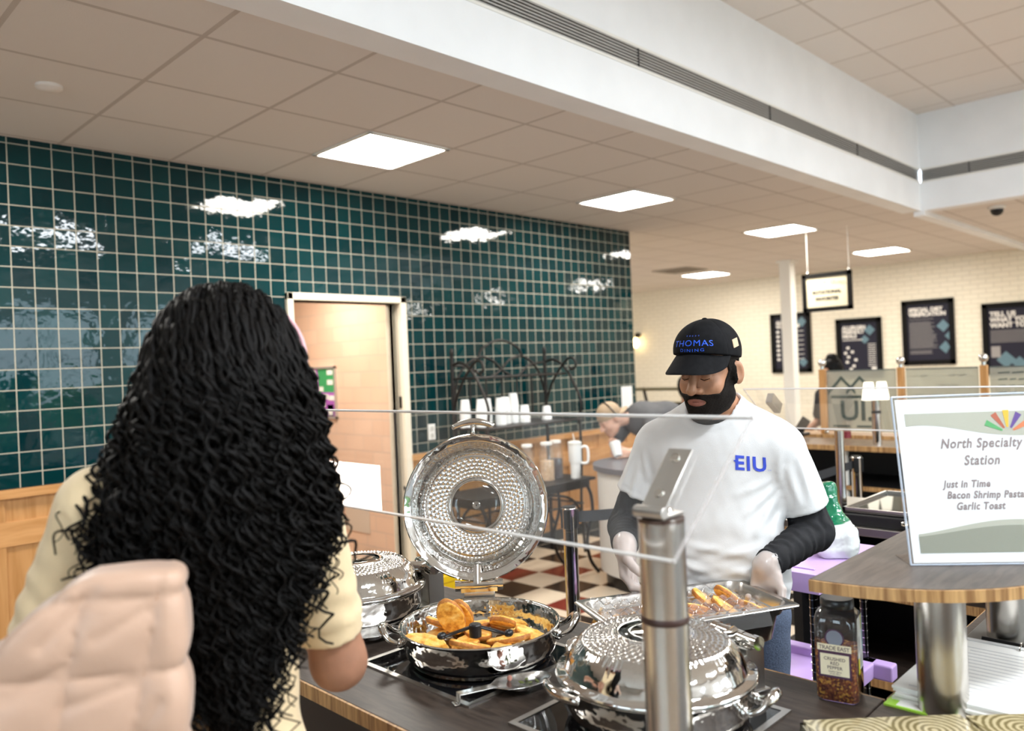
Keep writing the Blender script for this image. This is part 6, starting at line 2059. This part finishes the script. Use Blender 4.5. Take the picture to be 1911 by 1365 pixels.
# ---- two diners far behind: head and shoulders above the screens
def far_person(x, y, ztop, deg, lab, bun):
    F_ = Frame(x, y, deg); t = empty('person', (x, y, 0), lab, 'person')
    k = ztop - .24
    O = A(0, .02, k + .10)
    def core(P):
        d = smin(ellipsoid(P, (0, 0, k - .33), (.17, .11, .26)), capsule(P, (-.16, 0, k - .14), (.16, 0, k - .14), .06), .06)
        d = smin(d, ellipsoid(P, (0, 0, k - .62), (.17, .13, .20)), .08)
        d = smin(d, head_sdf((P - O)), .0); d = smin(d, capsule(P, (0, -.01, k - .12), (0, 0, k + .02), .055), .02)
        for s in (-1, 1):
            d = smin(d, chain(P, [(s * .19, 0, k - .14), (s * .23, .02, k - .42), (s * .17, .22, k - .50)], [.05, .042, .034], .02), .03)
            d = smin(d, hand_sdf(P, A(s * .17, .23, k - .50), (0, 1, -.1), (-s, 0, -.3), (0, 0, 1), (25, 35, 25), 4), .01)
            d = smin(d, chain(P, [(s * .09, 0, k - .62), (s * .10, .01, max(.42, k - 1.05)), (s * .10, -.01, .06)], [.09, .065, .05], .03), .04)
        return d
    sdf_obj('body', core, (-.30, -.20, 0), (.30, .48, ztop + .01), .012, SKINW, t, F_.w)
    def top(P):
        d = smin(ellipsoid(P, (0, 0, k - .33), (.185, .125, .27)), capsule(P, (-.16, 0, k - .14), (.16, 0, k - .14), .072), .06)
        for s in (-1, 1): d = smin(d, capsule(P, (s * .19, 0, k - .14), (s * .22, .015, k - .34), .062), .03)
        return d
    sdf_obj('dark_top', top, (-.31, -.17, k - .65), (.31, .17, k), .012, BLACKKNIT, t, F_.w)
    def legs(P):
        d = ellipsoid(P, (0, 0, k - .64), (.18, .14, .18))
        for s in (-1, 1): d = smin(d, chain(P, [(s * .09, 0, k - .64), (s * .10, .01, max(.42, k - 1.05)), (s * .10, -.01, .08)], [.10, .076, .062], .03), .04)
        return d
    sdf_obj('trousers', legs, (-.22, -.18, 0), (.22, .18, k - .4), .014, DENIM, t, F_.w)
    def hair(P):
        q = P - O; d = ellipsoid(q, (0, -.025, .05), (.095, .108, .105))
        if bun: d = smin(d, ellipsoid(q, (.0, -.02, .155), (.055, .055, .035)), .02)
        d = smin(d, ellipsoid(q, (0, -.07, -.02), (.08, .06, .09)), .04)
        return smax(d, -ellipsoid(q, (0, .11, -.045), (.064, .09, .085)), .01) + .006 * vnoise(P, 25, 81)
    sdf_obj('hair', hair, (-.14, -.18, ztop - .36), (.14, .15, ztop + .12), .009, BLKHAIR, t, F_.w)


far_person(8.0, 3.34, 1.56, 150, 'dark haired person seen past the etched screen, head only', True)
far_person(7.70, 4.88, 1.42, 30, 'person mostly hidden behind the server cheek, black hair showing', False)

# ---- framed posters on the brick wall
FRAME = mat('poster_frame', (.006, .0055, .005), .6, spec=.15); PNAVY = mat('poster_navy', (.022, .021, .034), .6, spec=.2); PTXT = mat('poster_white', (.78, .74, .68), .6); PGREY = mat('poster_grey', (.30, .28, .27), .6); PTEAL = mat('poster_teal', (.115, .20, .24), .5)
WX = 12.85


def poster(y0, y1, z0, z1, title, lab, style):
    """y0 > y1: the left side as seen from the room is the larger y"""
    t = empty('framed_poster', (WX, (y0 + y1) / 2, z0), lab, 'poster', 'framed posters on the brick wall')
    w, h, b = y0 - y1, z1 - z0, .07
    fr = MB()
    for a in (((y0, z0), (y0 - b, z1)), ((y1 + b, z0), (y1, z1)), ((y0, z0), (y1, z0 + b)), ((y0, z1 - b), (y1, z1))): fr.span((WX - .035, a[0][0], a[0][1]), (WX - .002, a[1][0], a[1][1]))
    fr.build('frame', FRAME, t)
    MB().span((WX - .012, y0 - b, z0 + b), (WX - .004, y1 + b, z1 - b)).build('sheet', PNAVY, t)
    def P(u, v, l=.0130): return Vector((WX - l, y0 - b - u * (w - 2 * b), z0 + b + v * (h - 2 * b)))
    def rect(m, u0, u1, v0, v1, l=.0136): m.add([P(u0, v0, l), P(u1, v0, l), P(u1, v1, l), P(u0, v1, l)], [(0, 1, 2, 3)])
    m = MB()
    dia = {'a': ((.86, .90, .16), (.86, .12, .14)), 'b': ((.80, .84, .15), (.66, .66, .12)), 'c': ((.86, .60, .16), (.90, .22, .16), (1.0, .42, .12)), 'd': ((.35, .16, .2), (.62, .10, .16), (.95, .36, .15))}[style]
    for u, v, r in dia:
        k = (w - 2 * b) / (h - 2 * b)
        pts = [(max(0, min(1, uu)), max(0, min(1, vv))) for uu, vv in ((u - r, v), (u, v - r * k), (u + r, v), (u, v + r * k))]
        m.add([P(*q, .0130) for q in pts], [(0, 1, 2, 3)])
    m.build('diamond_mark', PTEAL, t)
    m = MB(); ts = (w - 2 * b) * (.135 if style != 'd' else .15)
    for i, s in enumerate(title): put_text(m, s, P(.05, .955 - (i + 1) * ts * .88 / (h - 2 * b), .0142), (0, -1, 0), (0, 0, 1), ts, align='LEFT', bold=.004)
    m.build('lettering', PTXT, t)
    m = MB(); r = random.Random(style); v = .955 - (len(title) * ts * .88 + .05) / (h - 2 * b)
    if style in 'cd':
        while v > (.10 if style == 'c' else .42):
            rect(m, .05, r.uniform(.55, .72) if style == 'c' else .95, v, v + .008); v -= .023
            if r.random() < .18: v -= .03
        if style == 'd': rect(m, .05, .24, .20, .38)
    else:
        if style == 'a':
            for i in range(7): rect(m, .22, .9, .72 - i * .09, .73 - i * .09); rect(m, .05, .15, .70 - i * .09, .745 - i * .09)
        else:
            rect(m, .05, .6, v + .01, v + .025)
            for i in range(11): rect(m, .74, .95, .56 - i * .042, .572 - i * .042)
            for (u, vv) in ((.15, .48), (.08, .38), (.27, .40), (.16, .30), (.12, .20), (.30, .12), (.22, .06), (.36, .24)): rect(m, u, u + .08, vv, vv + .05)
            rect(m, .82, .95, .05, .12)
    m.build('printed_lines', PGREY if style in 'cd' else PTXT, t)


poster(6.393, 5.688, 1.305, 2.315, ['ALLERGEN', 'GUIDE & Q8'], 'framed dark poster partly behind the white column', 'a')
poster(5.268, 4.556, 1.20, 2.150, ['ALLERGEN', 'FRIENDLY', 'MEALS'], 'framed allergen friendly meals poster above the far person head', 'b')
poster(4.250, 3.523, 1.373, 2.358, ['SPECIAL DIET', 'VERIFICATION'], 'framed special diet verification poster on the brick wall', 'c')
poster(3.164, 2.42, 1.205, 2.225, ['TELL US', 'WHAT YOU', 'WANT TO EAT'], 'framed tell us poster cut by the right edge', 'd')

# ---- hanging framed sign
SXs = 8.5
t = empty('hanging_sign', (SXs, 3.565, 2.07), 'cream sign in black frame hanging from the ceiling on two cords', 'sign')
y0, y1, z0, z1, b = 3.838, 3.300, 2.072, 2.488, .045
m = MB()
for a in (((y0, z0), (y0 - b, z1)), ((y1 + b, z0), (y1, z1)), ((y0, z0), (y1, z0 + b)), ((y0, z1 - b), (y1, z1))): m.span((SXs - .018, a[0][0], a[0][1]), (SXs + .018, a[1][0], a[1][1]))
m.build('frame', FRAME, t)
MB().span((SXs - .006, y0 - b, z0 + b), (SXs + .006, y1 + b, z1 - b)).build('panel', mat('sign_cream', (.66, .58, .40), .6), t)
m = MB()
s = 'SOUTH QUAD'
for i, ch in enumerate(s):
    if ch == ' ': continue
    u = (i - 4.5) / 4.5; a = u * .30
    put_text(m, ch, Vector((SXs - .0075, 3.569 - u * .185, 2.345 + .022 * (1 - u * u))), (0, -math.cos(a), -math.sin(a) * .5), (0, -math.sin(a) * .5, math.cos(a)), .058)
m.build('lettering', mat('sign_grey', (.16, .16, .14), .6), t)
m = MB(); put_text(m, 'ROTATIONAL', Vector((SXs - .0075, 3.569, 2.262)), (0, -1, 0), (0, 0, 1), .050, bold=.003); put_text(m, 'FAVORITES', Vector((SXs - .0075, 3.569, 2.190)), (0, -1, 0), (0, 0, 1), .050, bold=.003)
m.build('lettering', mat('sign_black', (.03, .03, .03), .6), t)
for y in (3.775, 3.325):
    m = MB(); m.cyl((SXs, y, z1), (SXs, y, CEIL), .0022, None, 6); m.build('cord', mat('cord_white', (.7, .7, .66), .5), t)
    MB().sphere((SXs, y, z1 + .012), .014, 12, 8).build('hook', CHROME, t, smooth=True)

# ---- back counter behind the server with a cooktop
t = empty('back_counter', (3.6, .2, 0), 'back counter with steel edge behind the lavender cart', 'counter')
BX0, BX1, BY0, BY1 = 3.27, 3.95, -1.6, 1.62
MB().span((BX0, BY0, .865), (BX1, BY1, .90)).build('countertop', BRUSHED, t, bevel=.003)
MB().span((BX0 + .10, BY0, .59), (BX1, BY1, .62)).build('shelf', DARKW, t); MB().span((BX0 + .09, BY0, .588), (BX0 + .10, BY1, .622)).build('shelf_edge', BAMBOO, t)
MB().span((BX0 + .10, BY0, .22), (BX1, BY1, .25)).build('shelf', DARKW, t); MB().span((BX0 + .09, BY0, .218), (BX0 + .10, BY1, .252)).build('shelf_edge', BAMBOO, t)
MB().span((BX1 - .03, BY0, 0), (BX1, BY1, .865)).build('back_panel', BLACKP, t)
for y in (BY0, -.5, .45, BY1 - .04): MB().span((BX0 + .09, y, 0), (BX1, y + .04, .865)).build('end_panel', BLACKP, t)
t = empty('drop_in_cooktop', (3.5, .95, .9), 'black cooktop with chrome trim on the back counter', 'cooktop')
MB().span((BX0 + .03, .35, .90), (BX1 - .05, 1.42, .945)).build('body', BLACKP, t, bevel=.004)
MB().span((BX0 + .05, .37, .945), (BX1 - .07, 1.40, .950)).build('glass_top', CGLASS, t)
for y0, y1 in ((.40, .86), (.92, 1.38)):
    m = MB()
    for a in (((BX0 + .08, y0), (BX1 - .10, y0 + .012)), ((BX0 + .08, y1 - .012), (BX1 - .10, y1)), ((BX0 + .08, y0), (BX0 + .092, y1)), ((BX1 - .112, y0), (BX1 - .10, y1))): m.span((*a[0], .950), (*a[1], .962))
    m.build('trim_ring', BRUSHED, t)
m = MB(); T(m, [(BX0 + .03, 1.10, .935), (BX0 - .02, 1.10, .935), (BX0 - .02, .98, .935), (BX0 + .03, .98, .935)], .008, 6); m.build('handle', CHROME, t, smooth=True)

# ---- lavender shelf cart, its posts ringed with clips
LAV = mat('lavender_plastic', (.54, .37, .70), .4)
t = empty('shelf_cart', (2.62, 1.55, 0), 'lavender plastic shelf cart on ringed chrome posts behind the server', 'cart')
CX0, CX1, CY0, CY1 = 2.385, 2.87, 1.065, 1.70
for zt in (.93, .535):
    dx = 0 if zt > .6 else .05
    m = MB()
    pts = [(CX0 + dx, CY0), (CX1 - dx, CY0), (CX1 - dx, CY1), (CX0 + dx, CY1)]
    if zt > .6:
        m.span((CX0, CY0, zt - .062), (CX1, CY1, zt)); m.span((CX0 + .05, CY0 + .035, zt), (CX0 + .06, CY1 - .035, zt + .004))
    else:
        for a in (((CX0 + .02, CY0), (CX0 + .075, CY1)), ((CX1 - .075, CY0 - .06), (CX1 - .02, CY1)), ((CX0 + .02, CY0), (CX1 - .02, CY0 + .055)), ((CX0 + .02, CY1 - .055), (CX1 - .02, CY1))): m.span((*a[0], zt - .055), (*a[1], zt))
        m.span((CX0 + .03, CY0 + .02, zt - .045), (CX1 - .03, CY1 - .02, zt - .03))
    m.build('shelf', LAV, t, bevel=.014, seg=3)
for x in (CX0 + .045, CX1 - .04):
    for y in (CY0 + .04, CY1 - .04):
        p = MB().cyl((x, y, .02), (x, y, .93 - .03), .0125, None, 18).build('post', mat('post_dark', (.10, .10, .10), .2, 1.0), t, smooth=True)
        m = MB()
        for k in range(33): m.cyl((x, y, .05 + k * .0254), (x, y, .0535 + k * .0254), .0137, None, 18)
        m.build('ring', CHROME, p, smooth=True)
        MB().sphere((x, y, .02), .022, 12, 8).build('foot', BLKPLASTIC, t, smooth=True)

# ---- white and green plastic food bag on the cart
def pbag(P):
    q = P - A(2.715, 1.165, .93)
    c, s = math.cos(-.62), math.sin(-.62)
    u = q[..., 0] * c - q[..., 1] * s; v = q[..., 0] * s + q[..., 1] * c; z = q[..., 2]
    Q = np.stack([u, v, z], -1)
    d = rbox(Q, (-.015, 0, .055), (.125, .070, .062), .045)
    d = smin(d, rbox(Q, (.035, .0, .145), (.080, .026, .085), .022, rotm(0, 0, .25)), .06)
    d = d - .006 * vnoise(Q, 9, 91) - .004 * vnoise(Q, 20, 92) - .0030 * np.abs(vnoise(Q, 36, 93))
    return np.maximum(d, -z + .001)


BAGW = mat('bag_film', (.74, .76, .74), .18, coat=.6)
n, l = nt(BAGW); tc = n.new('ShaderNodeNewGeometry'); tx = n.new('ShaderNodeTexNoise'); tx.inputs['Scale'].default_value = 6.5; tx.inputs['Detail'].default_value = 1.5; l.new(tc.outputs['Position'], tx.inputs['Vector'])
sp_ = n.new('ShaderNodeSeparateXYZ'); l.new(tc.outputs['Position'], sp_.inputs[0])
mr = n.new('ShaderNodeMapRange'); mr.inputs[1].default_value = 1.01; mr.inputs[2].default_value = 1.06; l.new(sp_.outputs[2], mr.inputs[0])
mr2 = n.new('ShaderNodeMapRange'); mr2.inputs[1].default_value = 2.83; mr2.inputs[2].default_value = 2.79; l.new(sp_.outputs[0], mr2.inputs[0])
mu = n.new('ShaderNodeMath'); mu.operation = 'MULTIPLY'; l.new(mr.outputs[0], mu.inputs[0]); l.new(tx.outputs[0], mu.inputs[1])
m3 = n.new('ShaderNodeMath'); m3.operation = 'MULTIPLY'; l.new(mu.outputs[0], m3.inputs[0]); l.new(mr2.outputs[0], m3.inputs[1])
gt = n.new('ShaderNodeMapRange'); gt.inputs[1].default_value = .38; gt.inputs[2].default_value = .42; l.new(m3.outputs[0], gt.inputs[0])
mx = n.new('ShaderNodeMix'); mx.data_type = 'RGBA'; mx.inputs[6].default_value = (.74, .76, .75, 1); mx.inputs[7].default_value = (.006, .16, .075, 1); l.new(gt.outputs[0], mx.inputs[0]); l.new(mx.outputs[2], n['Principled BSDF'].inputs['Base Color'])
o = sdf_obj('food_bag', pbag, (2.50, .98, .92), (2.93, 1.36, 1.22), .0045, BAGW)
prop(o, 'crumpled white and green plastic food bag standing on the lavender cart', 'bag')
t = empty('spray_bottle', (2.50, 1.30, .93), 'small white bottle with dark label on the cart beside the server', 'bottle')
MB().lathe([(.002, .001), (.030, .001), (.032, .07), (.028, .09), (.012, .10), (.012, .115), (.002, .116)], (2.50, 1.29, .93), 24).build('body', CUP, t, smooth=True)
MB().lathe([(.0325, .02), (.0332, .02), (.0332, .06), (.0325, .06)], (2.50, 1.29, .93), 24).build('label', mat('navy_label', (.02, .02, .08), .5), t, smooth=True)
MB().lathe([(.014, .112), (.014, .14), (.002, .142)], (2.50, 1.29, .93), 20, None, True, True).build('cap', BLKPLASTIC, t, smooth=True)
# clip of the far sneeze guard
t = empty('guard_post', (3.52, 1.76, .9), 'thin steel bracket holding the far sneeze guard', 'post')
MB().cyl((3.52, 1.45, .90), (3.52, 1.45, 1.27), .02, None, 20).build('tube', POSTM, t, smooth=True)
MB().box((3.455, 1.72, 1.395), (.05, .03, .10), Matrix.Rotation(math.radians(-57), 3, 'Y')).build('glass_clamp', BRUSHED, t)
